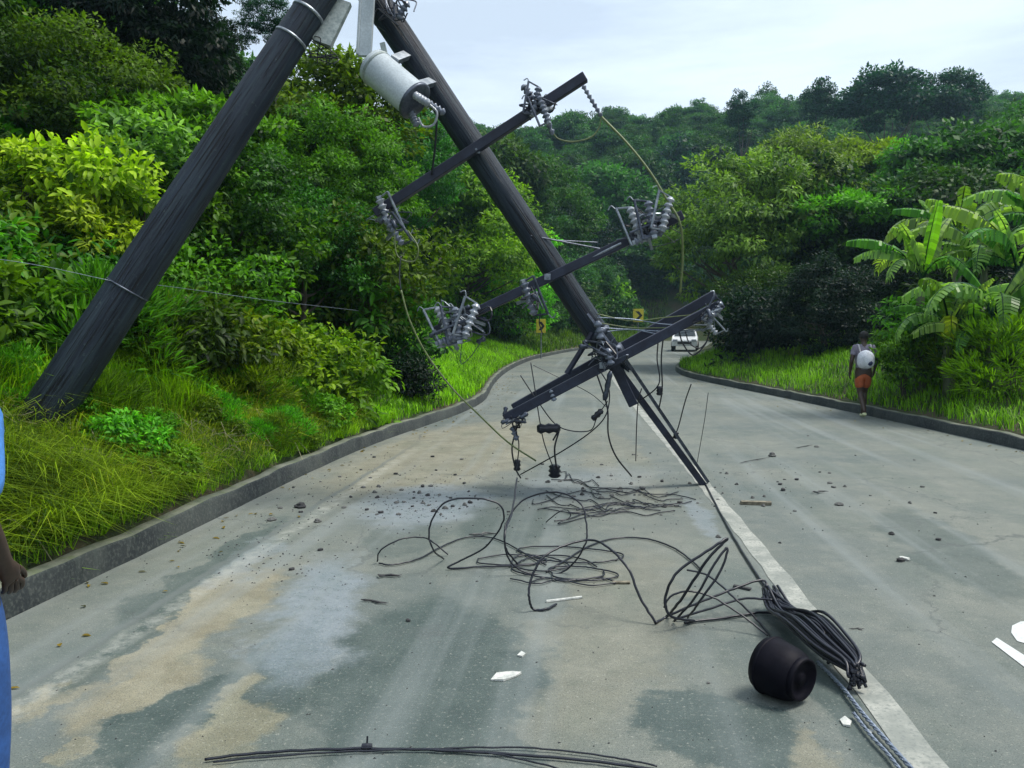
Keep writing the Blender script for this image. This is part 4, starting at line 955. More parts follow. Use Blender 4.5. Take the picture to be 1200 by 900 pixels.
# drum
dg = G(929, 836); dc = dg + Vector((-.01, .15, .125))
dax = Vector((.66, -.75, -.05)).normalized()
ed = empty('cable_drum', dc - Vector((0, 0, .125)), 'black drum lying on its side left of the folded cable', 'drum'); bpy.context.view_layer.update()
at_world(lambda bm: add_lathe(bm, MX(dc - dax * .11, dax), [(0, 0), (.095, 0), (.120, .012), (.130, .04), (.127, .08), (.121, .14), (.110, .18), (.095, .196)], 32), 'drum_body', M['drum'], ed, True)
at_world(lambda bm: add_lathe(bm, MX(dc + dax * .078, dax), [(.086, 0), (.097, .004), (.096, .03), (.086, .034), (.080, .012), (.03, .010), (.028, .02), (0, .02)], 32), 'end_cap', M['drum'], ed, True)
for s in (.035,): at_world(lambda bm: add_lathe(bm, MX(dc - dax * (.11 - s), dax), [(.126, 0), (.1335, .004), (.1335, .012), (.126, .016)], 32), 'rib', M['drum'], ed, True)
# leads on the pole
def lead(pl, r, m, label, n_=10, name='hanging_cable', group='cables hanging from the broken pole'): return cable(name, [P(*q) for q in pl], r, m, label, group, n_)
lead([(705,137,7.86),(735,168,7.84),(762,202,7.82),(782,235,7.8),(797,262,7.8),(800,300,7.9),(797,345,8.0)], .012, M['gcable'], 'olive green cable curving down at the right from the tip of the top crossarm')
lead([(648,156,7.85),(655,163,7.85),(672,166,7.85),(692,161,7.86),(702,150,7.86),(704,140,7.86)], .008, M['gcable'], 'small olive loop of cable under the tip of the top crossarm')
lead([(470,340,7.6),(480,375,7.6),(500,415,7.65),(530,455,7.7),(560,485,7.8),(595,518,7.95),(628,540,8.1)], .009, M['gcable'], 'olive green cable sloping down at the left to the road')
lead([(462,270,7.8),(466,300,7.75),(485,306,7.75),(490,290,7.75),(478,270,7.8)], .007, M['gcable'], 'small olive loop of cable under the left end of the top crossarm')
lead([(470,300,7.7),(468,320,7.65),(470,340,7.6)], .006, K, 'short dark lead between the top left cutouts and the olive cable')
lead([(512,140,7.75),(510,170,7.8),(506,205,7.9)], .011, K, 'dark lead hanging straight down from the transformer')
lead([(503,122,7.6),(512,132,7.6),(508,146,7.62),(496,148,7.62),(490,138,7.6)], .012, M['wporc'], 'pale hooked lead under the transformer')
lead([(634,366,7.8),(632,378,7.8),(636,392,7.8)], .006, K, 'short dark lead under the middle cutout')
lead([(606,500,8.05),(600,525,8.05),(604,548,8.1),(610,560,8.3)], .009, K, 'dark lead dropping from the left end of the lowest crossarm')
lead([(603,500,8.0),(608,520,8.05),(606,545,8.1)], .006, K, 'thin lead beside the one at the left end of the lowest crossarm')
lead([(622,425,8.4),(626,450,8.3),(632,490,8.2),(638,520,8.2),(650,552,8.3)], .006, K, 'thin wire passing behind the left half of the lowest crossarm to the dark weight')
lead([(610,440,8.4),(630,470,8.3),(655,500,8.2),(690,505,8.15),(700,488,8.1),(712,470,8.05)], .006, K, 'thin wire bowing under the left half of the lowest crossarm')
lead([(625,428,8.5),(650,440,8.5),(690,460,8.5),(712,478,8.4)], .004, K, 'very thin wire stretched behind the lowest crossarm')
lead([(697,432,8.05),(705,455,8.05),(712,480,8.05),(713,510,8.1),(722,535,8.2),(740,558,8.6)], .009, K, 'dark cable dropping from the crossing of pole and lowest crossarm to the road')
lead([(700,430,8.0),(712,450,8.0),(714,470,8.0),(708,490,8.0),(690,508,8.1),(660,528,8.3),(630,545,8.5),(610,556,8.7)], .007, K, 'dark cable curving left from the crossing of pole and lowest crossarm')
lead([(648,516,8.2),(655,505,8.2),(650,525,8.2),(652,548,8.4)], .010, K, 'short thick lead between the two dark weights')
lead([(752,455,8.2),(748,470,8.2),(746,500,8.4),(745,540,8.9)], .006, K, 'thin wire hanging straight right of the fallen channels')
lead([(772,392,8.1),(770,420,8.1),(772,450,8.1),(750,470,8.2)], .007, K, 'dark wire hanging from the right half of the lowest crossarm')
lead([(778,390,8.1),(775,420,8.1),(776,455,8.1),(772,480,8.2)], .008, K, 'thicker twisted lead hanging from the right half of the lowest crossarm')
lead([(810,450,8.6),(803,470,8.7),(795,500,8.8),(790,512,8.9)], .007, K, 'slanting dark wire right of the fallen channels')
lead([(830,460,8.8),(826,490,8.9),(820,525,9.2),(817,542,9.4)], .004, K, 'faint thin wire farthest right over the road')
for k, (y0, y1, y2) in enumerate([(372, 374, 380), (378, 384, 384), (384, 386, 388), (368, 376, 372), (390, 386, 392)]):
    lead([(700,y0,8.2),(740,y1,8.3),(780,y2,8.3),(832,y2 + 1 - k * 2,8.2)], .006, M['gcable'] if k in (1, 3) else M['scable'], ['top', 'second', 'third', 'upper bent', 'lowest'][k] + ' level wire between the broken pole and the right end of the lowest crossarm')
lead([(795,385,8.2),(800,402,8.2),(812,416,8.2),(826,404,8.2),(832,388,8.2)], .008, K, 'dark hanging loop of wire in front of the white car')
lead([(803,388,8.25),(808,402,8.2),(820,408,8.2),(830,398,8.2)], .006, K, 'inner hanging loop of wire in front of the white car')
lead([(130,329,6.7),(200,336,7.5),(300,350,9.0),(350,356,10.2),(420,364,12.5)], .0022, M['scable'], 'thin pale wire running right from the leaning pole across the bushes', group=None)
lead([(-60,296,6.1),(40,310,6.4),(130,329,6.66)], .0022, M['scable'], 'thin pale wire running left from the leaning pole', group=None)
# insulator blocks hanging from leads
def blk(px, py, Y, r, L, ax, label, m=M['clod'], name='insulator_block'):
    c = P(px, py, Y); ax = Vector(ax).normalized(); bm = bmesh.new(); add_lathe(bm, MX(c - ax * L / 2, ax), [(0, 0), (r * .6, 0), (r, L * .15), (r * .7, L * .35), (r, L * .5), (r * .75, L * .7), (r * .95, L * .85), (r * .5, L), (0, L)], 12)
    tag(bmobj(name, bm, m, None, True), label, 'insulator')
blk(643, 502, 8.2, .055, .24, (1, 0, .05), 'dark ribbed insulator hanging under the left half of the lowest crossarm', K)
blk(700, 486, 8.05, .035, .14, (.7, 0, .7), 'small slanting insulator on the cable below the crossing', K)
blk(712, 452, 8.0, .03, .30, (.2, 0, 1), 'upright ribbed insulator hanging from the crossing of pole and lowest crossarm', M['dsteel'])
blk(650, 552, 8.45, .07, .14, (0, 0, 1), 'dark lump of fitting standing on the road below the lowest crossarm', K)
blk(606, 545, 8.3, .04, .12, (0, .2, 1), 'dark fitting at the foot of the lead from the left end of the lowest crossarm', K)
blk(773, 458, 8.1, .035, .09, (0, 0, 1), 'small dark block hanging below the right half of the lowest crossarm', K)
blk(792, 510, 8.9, .03, .08, (.3, 0, 1), 'small dark block on the slanting wire above the road', K)

# ------------------------------------------------------------------ debris
def stone_mesh(seed, m):
    bm = bmesh.new(); bmesh.ops.create_icosphere(bm, subdivisions=2, radius=1); rg = random.Random(seed); ph = [rg.uniform(0, 6) for _ in range(6)]
    for v in bm.verts:
        f = 1 + .22 * math.sin(v.co.x * 3 + ph[0]) + .18 * math.sin(v.co.y * 4 + ph[1]) + .15 * math.sin(v.co.z * 5 + ph[2]); v.co *= f; v.co.z *= .6
    me = bpy.data.meshes.new('stone'); bm.to_mesh(me); bm.free(); me.materials.append(m); return me
ST = [stone_mesh(k, M['clod'] if k % 2 else M['stone']) for k in range(6)]
def stone(px, py, s, label, name='stone', k=0, group=None, st=(1, 1, 1), cat='stone', mesh=None):
    g_ = G(px, py); o = link(name, mesh or ST[k % 6], None, None); o.location = g_ + Vector((0, 0, s * .32 * st[2])); o.scale = (s * st[0], s * st[1], s * st[2]); o.rotation_euler = (0, 0, rnd.uniform(0, 3)); tag(o, label, cat, group); return o
stone(1060, 656, .030, 'pale stone alone on the right lane', k=0, mesh=stone_mesh(40, M['white']))
stone(1056, 658, .028, 'dark stone against the pale stone on the right lane', k=1)
for (px_, py_, s, lb) in [(726,466+110,.03,'dark clod in front of the flat mat of wires'),(352,595,.05,'largest dark clod near the left kerb'),(318,610,.035,'dark clod just left of the largest one near the left kerb'),(372,612,.03,'dark clod just right of the largest one near the left kerb'),
    (905,535,.055,'dark clod at the end of the broken stick on the right lane'),(957,524,.03,'small dark clod near the middle of the right lane'),(918,575,.03,'dark clod behind the split plank'),(983,592,.035,'dark clod at the right end of the scattered bits'),
    (1008,738,.010,'tiny dark chip on the right lane right of the centre line'),(478,728,.014,'dark chip on the wet patch left of the middle'),(342,668,.018,'dark chip beside the long wet patch'),(375,645,.02,'dark chip at the far end of the long wet patch'),(830,801,.008,'tiny dark chip left of the drum')]:
    stone(px_, py_, s, lb, k=rnd.randrange(6))
rr = random.Random(9)
for k in range(140):
    zone = rr.random()
    if zone < .42: px_, py_ = rr.gauss(490, 60), rr.gauss(580, 16)
    elif zone < .62: px_, py_ = rr.gauss(740, 60), rr.gauss(575, 16)
    elif zone < .82: px_, py_ = rr.gauss(930, 60), rr.gauss(560, 24)
    else: px_, py_ = rr.uniform(300, 1100), rr.uniform(530, 640)
    stone(px_, py_, rr.uniform(.008, .026), 'small dark bit of rubble scattered on the road', name='rubble_bit', k=k, group='small bits of rubble scattered on the road', cat='rubble')
# crumbs, uncounted
bm = bmesh.new()
for k in range(1500):
    z_ = rr.random()
    if z_ < .35: px_, py_ = rr.gauss(480, 90), rr.gauss(580, 22)
    elif z_ < .6: px_, py_ = rr.gauss(760, 110), rr.gauss(570, 25)
    elif z_ < .75: px_, py_ = rr.gauss(300, 60), 590 + rr.gauss(60, 30)
    else: px_, py_ = rr.uniform(60, 1190), rr.uniform(520, 890)
    if py_ < 500: continue
    g_ = G(px_, py_)
    if not (xl(g_.y) + .05 < g_.x < xr(g_.y) - .05): continue
    s = rr.uniform(.0025, .009) * (1 if g_.y > 5 else .6); Mt = Matrix.Translation(g_ + Vector((0, 0, s * .4))) @ Matrix.Rotation(rr.uniform(0, 3), 4, 'Z') @ Matrix.Diagonal((s * rr.uniform(.7, 1.8), s, s * .7, 1))
    vs = [bm.verts.new(Mt @ Vector(c_)) for c_ in ((1, 0, -.4), (-.6, .9, -.4), (-.6, -.9, -.4), (.1, 0, .9))]
    for f in ((0, 1, 2), (0, 3, 1), (1, 3, 2), (2, 3, 0)): bm.faces.new([vs[q] for q in f])
cb = bmobj('gravel_crumbs', bm, M['clod']); cb['kind'] = 'stuff'
def slab(px0, py0, px1, py1, w_, h_, m, label, name, cat):
    a = G(px0, py0); b = G(px1, py1); a.z += h_ / 2 + .003; b.z += h_ / 2 + .003; bm = bmesh.new()
    if name == 'twig' or m is M['stone']:
        pp_ = [a.lerp(b, u) + Vector((rr.uniform(-1, 1), rr.uniform(-1, 1) * 2, rr.uniform(0, .6))) * w_ * .6 for u in np.linspace(0, 1, 6)]
        add_tube(bm, pp_, [w_ * .12, w_ * .38, w_ * .30, w_ * .42, w_ * .22, w_ * .06], 5)
    else: beam(bm, a, b, w_, h_, Vector((0, 0, 1)))
    for v in bm.verts: v.co += Vector((rr.uniform(-1, 1), rr.uniform(-1, 1), 0)) * w_ * .18
    tag(bmobj(name, bm, m, None, False, 0), label, cat)
slab(868, 591, 903, 592, .06, .03, M['wood'], 'split wooden plank on the right lane near the centre line', 'wood_splinter', 'plank')
slab(640, 706, 682, 701, .018, .010, M['white'], 'thin pale sliver lying under the middle loops', 'wood_splinter', 'splinter')
slab(718, 684, 738, 684, .03, .012, M['wood'], 'pale brown chip at the right end of the flat doubled cable', 'wood_splinter', 'splinter')
slab(550, 628, 582, 627, .03, .012, M['stone'], 'dark splinter inside the leftmost round loop', 'wood_splinter', 'splinter')
slab(440, 677, 472, 676, .025, .012, M['clod'], 'dark twig left of the middle below the far left loop', 'twig', 'twig')
slab(424, 704, 455, 708, .02, .010, M['clod'], 'dark twig on the edge of the wet patch', 'twig', 'twig')
slab(866, 544, 902, 537, .016, .014, M['clod'], 'broken stick pointing to the dark clod on the right lane', 'twig', 'stick')
slab(932, 526, 953, 522, .016, .014, M['clod'], 'broken stick right behind the other on the right lane', 'twig', 'stick')
slab(950, 579, 970, 578, .03, .02, M['stone'], 'flat grey chip among the bits on the right lane', 'wood_splinter', 'splinter')
slab(994, 738, 1014, 738, .008, .004, M['clod'], 'thin twig on the right lane right of the centre line', 'twig', 'twig')
slab(860, 688, 880, 692, .03, .012, M['clod'], 'dark flake beside the fan of cables', 'wood_splinter', 'splinter')
def flake(pix, h_, m, label, name='paper_scrap', cat='scrap'):
    bm = bmesh.new(); lo = [bm.verts.new(G(a, b) + Vector((0, 0, .002 + .0 * k))) for k, (a, b) in enumerate(pix)]; hi = [bm.verts.new(v.co + Vector((0, 0, h_ * (1 + .8 * (k % 2))))) for k, v in enumerate(lo)]
    bm.faces.new(lo[::-1]); bm.faces.new(hi)
    for k in range(len(lo)): bm.faces.new((lo[k], lo[(k+1) % len(lo)], hi[(k+1) % len(lo)], hi[k]))
    tag(bmobj(name, bm, m), label, cat)
flake([(575,798),(582,791),(600,788),(611,790),(604,794),(590,799)], .006, M['white'], 'white scrap lying on the road in the left lane')
flake([(606,769),(611,765),(616,767),(612,771)], .005, M['white'], 'tiny white scrap behind the larger white scrap')
flake([(984,845),(990,842),(998,847),(996,853),(988,851)], .006, M['white'], 'white flake between the silvery cable and the drum')
flake([(1014,855),(1024,858),(1020,862)], .004, M['white'], 'tiny white chip beside the silvery cable')

rg = np.random.default_rng(77); nl = 260
yy = rg.uniform(2.5, 30, nl); sd_ = rg.random(nl) < .6; oo = np.abs(rg.normal(0, .35, nl)) + .03
xx = np.where(sd_, xl(yy) + oo, xr(yy) - oo); rad_ = rg.uniform(0, 6.28, nl)
axl = np.stack([np.cos(rad_), np.sin(rad_), rg.uniform(-.05, .3, nl)], 1); nrl = norm(np.stack([rg.normal(0, .3, nl), rg.normal(0, .3, nl), np.ones(nl)], 1))
Vl, Fl, Tl = leaves(rg, np.stack([xx, yy, zroad(yy) + .006], 1), norm(axl), nrl, rg.uniform(.03, .075, nl), rg.uniform(.015, .035, nl), rg.random(nl), True)
lm = npmesh('leaf_litter', Vl, Fl, Tl); lm.materials.append(M['leaf']); lo_ = link('leaf_litter', lm); lo_['kind'] = 'stuff'; lo_.color = (.13, .10, .035, 1)
# ------------------------------------------------------------------ signs, car
M['yellow'] = plain('sign_yellow', (.75, .62, .04), .4); M['black'] = plain('sign_black', (.01, .01, .01), .5)
def chevron_sign(px, Y, ztop_py, hpx, wpx, label, flip=1):
    p_ = P(px, ztop_py, Y); z = Hf(p_.x, Y); e = empty('chevron_sign', (p_.x, Y, z), label, 'road sign', 'yellow chevron signs at the bend'); H_ = hpx * Y / F; W_ = wpx * Y / F; zt = p_.z - z
    bm = bmesh.new(); add_box(bm, Matrix(), W_, .03, H_, (0, 0, zt - H_ / 2)); bmobj('panel', bm, M['yellow'], e, bevel=.004)
    bm = bmesh.new(); add_tube(bm, [Vector((0, .05, -.2)), Vector((0, .05, zt - .05))], .035, 8); bmobj('post', bm, M['steel'], e)
    bm = bmesh.new(); zc = zt - H_ / 2; q = H_ * .32; t_ = W_ * .36; x0 = -W_ * .3 * flip; x1 = W_ * .12 * flip
    for s in (-1, 1):
        vs = [Vector((x0, 0, zc + s * q)), Vector((x0 + t_ * flip, 0, zc + s * q)), Vector((x1 + t_ * .8 * flip, 0, zc)), Vector((x1, 0, zc))]
        lo = [bm.verts.new(v + Vector((0, -.016, 0))) for v in vs]; hi = [bm.verts.new(v + Vector((0, -.021, 0))) for v in vs]
        bm.faces.new(lo if s * flip > 0 else lo[::-1]); bm.faces.new(hi[::-1] if s * flip > 0 else hi)
        for k in range(4): bm.faces.new((lo[k], lo[(k+1) % 4], hi[(k+1) % 4], hi[k]))
    bmobj('chevron', bm, M['black'], e)
chevron_sign(634, 43, 374, 16, 11, 'yellow chevron sign on the grass verge left of the broken pole')
chevron_sign(748, 76, 362, 15, 12, 'yellow chevron sign far away right of the broken pole')
def car():
    g_ = G(803, 411); e = empty('parked_car', g_, 'small white car far down the road at the bend behind the lowest crossarm', 'car', rot=(0, 0, R(-8)))
    prof = [(-2.0, .35), (-2.05, .70), (-1.95, .82), (-1.05, .95), (-.45, 1.40), (.9, 1.45), (1.65, 1.0), (2.0, .95), (2.05, .5), (2.0, .3)]
    bm = bmesh.new(); sec = []
    for (w0, ins) in ((-.83, 0), (-.80, .02), (.80, .02), (.83, 0)):
        pass
    L_ = []
    for s in (-1, 1):
        L_.append([bm.verts.new(Vector((s * (.83 - (.16 if z > 1.2 else 0)), y, z))) for (y, z) in prof])
    for k in range(len(prof)): bm.faces.new((L_[0][k], L_[0][(k+1) % len(prof)], L_[1][(k+1) % len(prof)], L_[1][k]))
    bm.faces.new(L_[0][::-1]); bm.faces.new(L_[1])
    bmobj('body', bm, plain('white_car_paint', (.72, .74, .76), .25), e, bevel=.03)
    gl = plain('car_glass', (.02, .03, .035), .08)
    bm = bmesh.new(); vs = [bm.verts.new(Vector(v)) for v in ((-.70, -1.00, 1.0), (.70, -1.00, 1.0), (.58, -.52, 1.37), (-.58, -.52, 1.37))]; bm.faces.new(vs)
    for v in vs: v.co += Vector((0, -.03, .02))
    bmobj('windscreen', bm, gl, e)
    for s in (-1, 1):
        bm = bmesh.new(); bm.faces.new([bm.verts.new(Vector(v)) for v in ((s * .835, -.85, 1.0), (s * .835, 1.3, 1.02), (s * .70, .85, 1.36), (s * .70, -.4, 1.36))]); bmobj('side_window', bm, gl, e)
        bm = bmesh.new(); add_box(bm, Matrix(), .3, .06, .14, (s * .6, -2.05, .72)); bmobj('headlight', bm, M['wporc'], e, bevel=.01)
        for y in (-1.3, 1.3):
            bm = bmesh.new(); add_lathe(bm, MX(Vector((s * .70, y, .31)), (s, 0, 0)), [(0, 0), (.30, 0), (.31, .03), (.31, .15), (.28, .18), (.18, .17), (.16, .15), (0, .15)], 18); w_ = bmobj('wheel', bm, M['black'], e, True)
            bm = bmesh.new(); add_lathe(bm, MX(Vector((s * .70, y, .31)), (s, 0, 0)), [(0, .175), (.17, .165), (.175, .155)], 14); bmobj('rim', bm, M['steel'], w_)
    bm = bmesh.new(); add_box(bm, Matrix(), .9, .05, .16, (0, -2.045, .56)); bmobj('grille', bm, M['black'], e)
car()

# ------------------------------------------------------------------ people
def skinned(name, nodes, edges, m, parent, sub_=2, root=0):
    """nodes: list of (pos, rx, ry)"""
    me = bpy.data.meshes.new(name); me.from_pydata([Vector(n_[0]) for n_ in nodes], edges, []); me.update()
    o = link(name, me, m, parent); sk = o.modifiers.new('skin', 'SKIN'); sk.use_smooth_shade = True
    if not me.skin_vertices: 
        bm = bmesh.new(); bm.from_mesh(me); bm.verts.layers.skin.verify(); bm.to_mesh(me); bm.free()
    for i_, n_ in enumerate(nodes):
        sv = me.skin_vertices[0].data[i_]; sv.radius = (n_[1], n_[2] if len(n_) > 2 else n_[1]); sv.use_root = (i_ == root)
    ss = o.modifiers.new('sub', 'SUBSURF'); ss.levels = sub_; ss.render_levels = sub_
    return o
skin_d = plain('dark_skin', (.055, .032, .022), .5)
def chainmesh(name, pts, rs, m, parent, sub_=2):
    return skinned(name, [(p_, r_, r_) for p_, r_ in zip(pts, rs)], [(k, k + 1) for k in range(len(pts) - 1)], m, parent, sub_)
def hand_nodes(nodes, edges, wi, wrist, d, side, palm_n):
    """adds palm, four fingers, a thumb to the body graph"""
    d = d.normalized(); side = side.normalized(); palm_n = palm_n.normalized()
    pc = wrist + d * .05; nodes.append((pc, .036, .018)); pi = len(nodes) - 1; edges.append((wi, pi))
    for k, (o_, L) in enumerate(((-.030, .070), (-.010, .080), (.010, .076), (.029, .060))):
        b = pc + d * .045 + side * o_; nodes.append((b, .0095, .0095)); i0 = len(nodes) - 1; edges.append((pi, i0))
        c1 = b + d * L * .5 + palm_n * .012; nodes.append((c1, .0085, .0085)); c2 = c1 + (d + palm_n * .9).normalized() * L * .42; nodes.append((c2, .0075, .0075)); edges += [(i0, i0 + 1), (i0 + 1, i0 + 2)]
    b = pc - d * .02 - side * .036; nodes.append((b, .012, .012)); i0 = len(nodes) - 1; edges.append((pi, i0))
    c1 = b - side * .018 + d * .035 + palm_n * .01; nodes.append((c1, .010, .010)); nodes.append((c1 + d * .03 + side * .004, .009, .009)); edges += [(i0, i0 + 1), (i0 + 1, i0 + 2)]
def person(e, J, skin, hs=1.):
    """J: joints in local coordinates, facing +Y. Body as one skinned surface."""
    V_ = Vector
    nd = []; ed = []
    def add(p_, rx, ry=None, prev=None):
        nd.append((V_(p_), rx, ry or rx)); i_ = len(nd) - 1
        if prev is not None: ed.append((prev, i_))
        return i_
    pel = add(J['pelvis'], .145, .10); wa = add(J['waist'], .13, .095, pel); ch = add(J['chest'], .155, .11, wa); nb = add(J['neckb'], .075, .07, ch); nk = add(J['neck'], .055, .055, nb)
    hd = V_(J['head']); h1 = add(hd + V_((0, 0, -.055)), .062, .068, nk); h2 = add(hd, .078, .094, h1); h3 = add(hd + V_((0, -.005, .065)), .070, .085, h2); add(hd + V_((0, -.008, .10)), .040, .05, h3)
    for s in ('L', 'R'):
        sh = add(J['sh' + s], .062, .060, ch); mid = (V_(J['sh' + s]) + V_(J['el' + s])) / 2; a = add(mid, .052, .05, sh); a = add(J['el' + s], .040, .040, a); mid = V_(J['el' + s]).lerp(V_(J['wr' + s]), .35); a = add(mid, .040, .038, a); a = add(J['wr' + s], .026, .022, a)
        d = V_(J['wr' + s]) - V_(J['el' + s]); sg = -1 if s == 'L' else 1
        hand_nodes(nd, ed, a, V_(J['wr' + s]), d, V_((0, -1, 0)) if abs(d.normalized().y) < .8 else V_((sg, 0, 0)), V_((-sg, 0, 0)) if abs(d.normalized().x) < .8 else V_((0, 1, 0)))
        hp = add(J['hip' + s], .092, .092, pel); mid = (V_(J['hip' + s]) + V_(J['kn' + s])) / 2; a = add(mid, .080, .082, hp); a = add(J['kn' + s], .056, .058, a); mid = V_(J['kn' + s]).lerp(V_(J['an' + s]), .35); a = add(mid + V_((0, -.012, 0)), .056, .058, a); a = add(J['an' + s], .037, .040, a)
        a = add(J['toe' + s], .040, .026, a)
    body = skinned('body', nd, ed, skin, e)
    fy = .088
    bm = bmesh.new(); 
    bmesh.ops.create_uvsphere(bm, u_segments=10, v_segments=8, radius=.018, matrix=Matrix.Translation(hd + V_((0, fy + .008, -.012))) @ Matrix.Diagonal((.8, 1.1, 1.6, 1))); bmobj('nose', bm, skin, e, True)
    for s in (-1, 1):
        bm = bmesh.new(); bmesh.ops.create_uvsphere(bm, u_segments=8, v_segments=6, radius=.012, matrix=Matrix.Translation(hd + V_((s * .031, fy - .008, .015)))); bmobj('eye', bm, M['wporc'], e, True)
        bm = bmesh.new(); bmesh.ops.create_uvsphere(bm, u_segments=8, v_segments=6, radius=.026, matrix=Matrix.Translation(hd + V_((s * .077, -.005, .0))) @ Matrix.Diagonal((.35, .7, 1.15, 1))); bmobj('ear', bm, skin, e, True)
    bm = bmesh.new(); bmesh.ops.create_uvsphere(bm, u_segments=10, v_segments=6, radius=.022, matrix=Matrix.Translation(hd + V_((0, fy - .012, -.052))) @ Matrix.Diagonal((1.1, .5, .35, 1))); bmobj('mouth', bm, plain('lips', (.09, .04, .035), .5), e, True)
    bm = bmesh.new(); bmesh.ops.create_uvsphere(bm, u_segments=18, v_segments=12, radius=1, matrix=Matrix.Translation(hd + V_((0, -.022, .045))) @ Matrix.Diagonal((.086, .098, .085, 1)))
    for v in list(bm.verts):
        v.co *= 1.0
        if v.co.z < hd.z + .02 and v.co.y > hd.y - .02: v.co.z = hd.z + .03
    bmobj('hair', bm, plain('black_hair', (.012, .010, .012), .7), e, True)
    return body
# walking person at the right kerb, seen from behind
gp_ = G(1013, 489); gp_.x = min(gp_.x, float(xr(gp_.y)) - .25)
ep = empty('person', gp_, 'person walking along the right kerb in orange shorts with a white pack', 'person', rot=(0, 0, R(-6)))
J = dict(pelvis=(0, 0, .90), waist=(0, .01, 1.03), chest=(0, .02, 1.24), neckb=(0, .02, 1.40), neck=(0, .035, 1.46), head=(0, .05, 1.56),
    shL=(-.17, .01, 1.36), shR=(.17, .01, 1.36), elL=(-.235, -.05, 1.10), elR=(.235, .03, 1.09), wrL=(-.235, .06, .88), wrR=(.225, .16, .89),
    hipL=(-.085, 0, .85), hipR=(.085, 0, .85), knL=(-.05, -.01, .47), knR=(.05, .12, .49), anL=(-.02, -.28, .14), anR=(.02, .06, .08), toeL=(-.02, -.17, .04), toeR=(.03, .20, .035))
person(ep, J, skin_d)
V_ = Vector
shirt = plain('grey_shirt', (.22, .20, .26), .8)
skinned('shirt', [(V_((0, 0, .86)), .160, .120), (V_((0, .01, 1.05)), .15, .115), (V_((0, .02, 1.25)), .170, .125), (V_((0, .02, 1.385)), .10, .085), (V_(J['shL']), .078, .075), (V_(J['elL']).lerp(V_(J['shL']), .35), .058, .056), (V_(J['shR']), .078, .075), (V_(J['elR']).lerp(V_(J['shR']), .35), .058, .056)],
    [(0, 1), (1, 2), (2, 3), (2, 4), (4, 5), (2, 6), (6, 7)], shirt, ep)
skinned('shorts', [(V_((0, 0, .92)), .155, .115), (V_((0, 0, .84)), .13, .11), (V_(J['hipL']) + V_((0, 0, -.05)), .105, .105), (V_(J['hipL']).lerp(V_(J['knL']), .78), .088, .09), (V_(J['hipR']) + V_((0, 0, -.05)), .105, .105), (V_(J['hipR']).lerp(V_(J['knR']), .78), .088, .09)],
    [(0, 1), (1, 2), (2, 3), (1, 4), (4, 5)], plain('orange_cloth', (.42, .10, .03), .8), ep)
bm = bmesh.new(); bmesh.ops.create_uvsphere(bm, u_segments=20, v_segments=14, radius=1, matrix=Matrix.Translation((.0, -.175, 1.14)) @ Matrix.Diagonal((.165, .10, .185, 1)))
for v in bm.verts:
    q_ = (v.co - V_((0, -.175, 1.14))); q_ = V_((q_.x / .165, q_.y / .10, q_.z / .165)); m_ = max(abs(q_.x), abs(q_.z), .3); v.co = V_((0, -.175, 1.14)) + V_((q_.x * .165, q_.y * .10, q_.z * .165)) * (1 + .22 * (1 - m_)) + V_((0, 0, -.02 * abs(q_.x)))
pk = bmobj('backpack', bm, plain('white_pack', (.72, .74, .82), .7), ep, True)
bm = bmesh.new(); bmesh.ops.create_uvsphere(bm, u_segments=12, v_segments=8, radius=1, matrix=Matrix.Translation((.06, -.262, 1.07)) @ Matrix.Diagonal((.05, .025, .05, 1))); bmobj('pocket', bm, plain('navy_patch', (.02, .03, .09), .7), pk, True)
for s in (-1, 1):
    chainmesh('strap', [V_((s * .09, -.13, 1.27)), V_((s * .11, -.06, 1.41)), V_((s * .11, .08, 1.42)), V_((s * .12, .16, 1.28)), V_((s * .13, .10, 1.08))], [.018] * 5, plain('pale_strap', (.5, .48, .52), .8), ep, 1)
    a = V_(J['anL' if s < 0 else 'anR']); t_ = V_(J['toeL' if s < 0 else 'toeR'])
    skinned('shoe', [(a + V_((0, -.03, -.045)), .045, .040), ((a + t_) / 2 + V_((0, 0, -.02)), .046, .036), (t_ + V_((0, .02, .0)), .042, .03)], [(0, 1), (1, 2)], plain('pale_shoe', (.65, .68, .40), .6), ep)
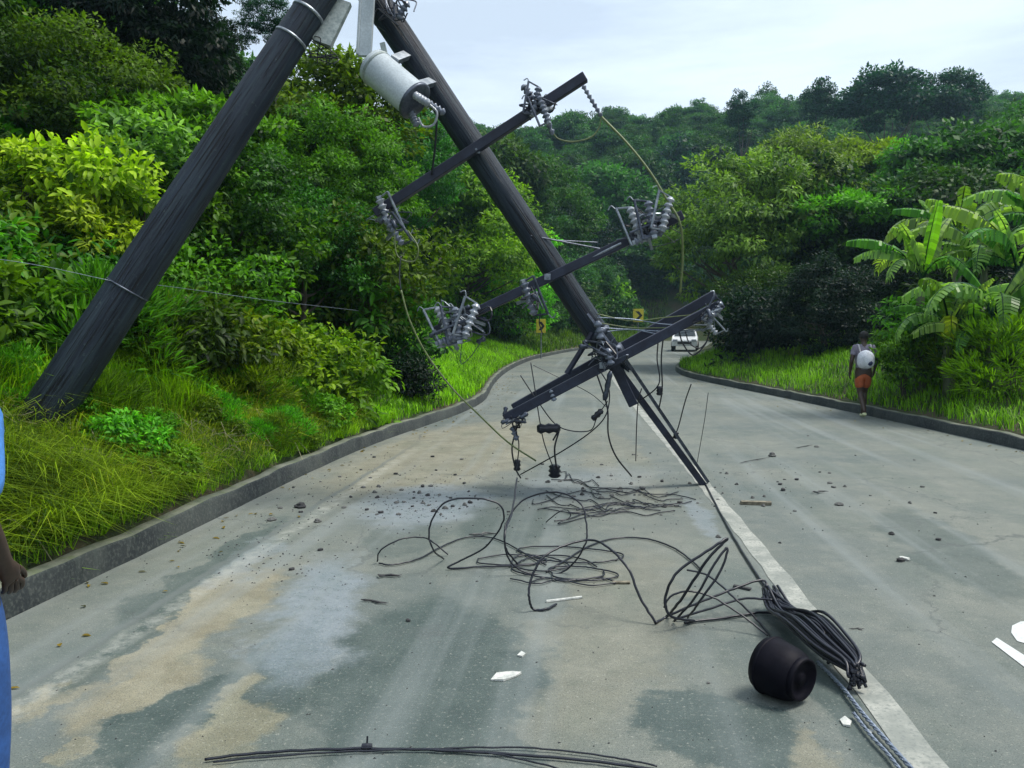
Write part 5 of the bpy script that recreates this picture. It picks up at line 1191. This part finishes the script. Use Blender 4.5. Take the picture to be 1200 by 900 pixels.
# person at the left edge: arm, hip and leg in view
el_ = empty('person', (-1.925, 2.15, 0), 'person in light blue shirt and jeans standing at the left edge of the picture', 'person', rot=(0, 0, R(-10)), scale=(1, 1, 1))
J2 = dict(pelvis=(0, 0, .96), waist=(0, .01, 1.09), chest=(0, .02, 1.31), neckb=(0, .0, 1.49), neck=(0, .02, 1.55), head=(0, .035, 1.66),
    shL=(-.19, 0, 1.44), shR=(.17, 0, 1.42), elL=(-.26, -.03, 1.15), elR=(.262, -.07, 1.13), wrL=(-.26, .08, .91), wrR=(.20, .05, .97),
    hipL=(-.09, 0, .91), hipR=(.11, 0, .91), knL=(-.11, .02, .50), knR=(.13, .02, .50), anL=(-.12, -.02, .09), anR=(.14, -.02, .09), toeL=(-.14, .16, .035), toeR=(.17, .16, .035))
person(el_, J2, skin_d)
blue = plain('light_blue_shirt', (.07, .25, .66), .8)
skinned('shirt', [(V_((0, 0, .97)), .165, .125), (V_((0, .01, 1.12)), .155, .12), (V_((0, .02, 1.33)), .175, .13), (V_((0, .0, 1.47)), .10, .09), (V_(J2['shL']), .082, .08), (V_(J2['elL']).lerp(V_(J2['shL']), .1), .064, .062), (V_(J2['shR']), .082, .08), (V_(J2['elR']).lerp(V_(J2['shR']), .1), .064, .062)],
    [(0, 1), (1, 2), (2, 3), (2, 4), (4, 5), (2, 6), (6, 7)], blue, el_)
jn = plain('blue_jeans', (.022, .085, .28), .85)
skinned('jeans', [(V_((0, 0, .98)), .16, .12), (V_((0, 0, .90)), .135, .115), (V_(J2['hipL']), .108, .108), (V_(J2['knL']), .078, .08), (V_(J2['anL']) + V_((0, 0, .02)), .068, .07), (V_(J2['hipR']), .108, .108), (V_(J2['knR']), .078, .08), (V_(J2['anR']) + V_((0, 0, .02)), .068, .07)],
    [(0, 1), (1, 2), (2, 3), (3, 4), (1, 5), (5, 6), (6, 7)], jn, el_)
for s in 'LR':
    a = V_(J2['an' + s]); t_ = V_(J2['toe' + s])
    skinned('shoe', [(a + V_((0, -.03, -.045)), .048, .043), ((a + t_) / 2 + V_((0, 0, -.01)), .05, .04), (t_ + V_((0, .02, .005)), .045, .032)], [(0, 1), (1, 2)], plain('dark_shoe', (.03, .03, .035), .5), el_)

# ------------------------------------------------------------------ haze
bm = bmesh.new(); add_box(bm, Matrix(), 260, 240, 96, (0, 90, 46.0)); hm = bpy.data.materials.new('haze'); hm.use_nodes = True; ht = hm.node_tree; ht.nodes.clear()
ho = ht.nodes.new('ShaderNodeOutputMaterial'); hv = ht.nodes.new('ShaderNodeVolumePrincipled'); hv.inputs['Color'].default_value = (.50, .80, 1.0, 1); hv.inputs['Density'].default_value = .00045; hv.inputs['Anisotropy'].default_value = .2
ht.links.new(hv.outputs[0], ho.inputs['Volume'])
hz = bmobj('haze', bm, hm); hz['kind'] = 'stuff'
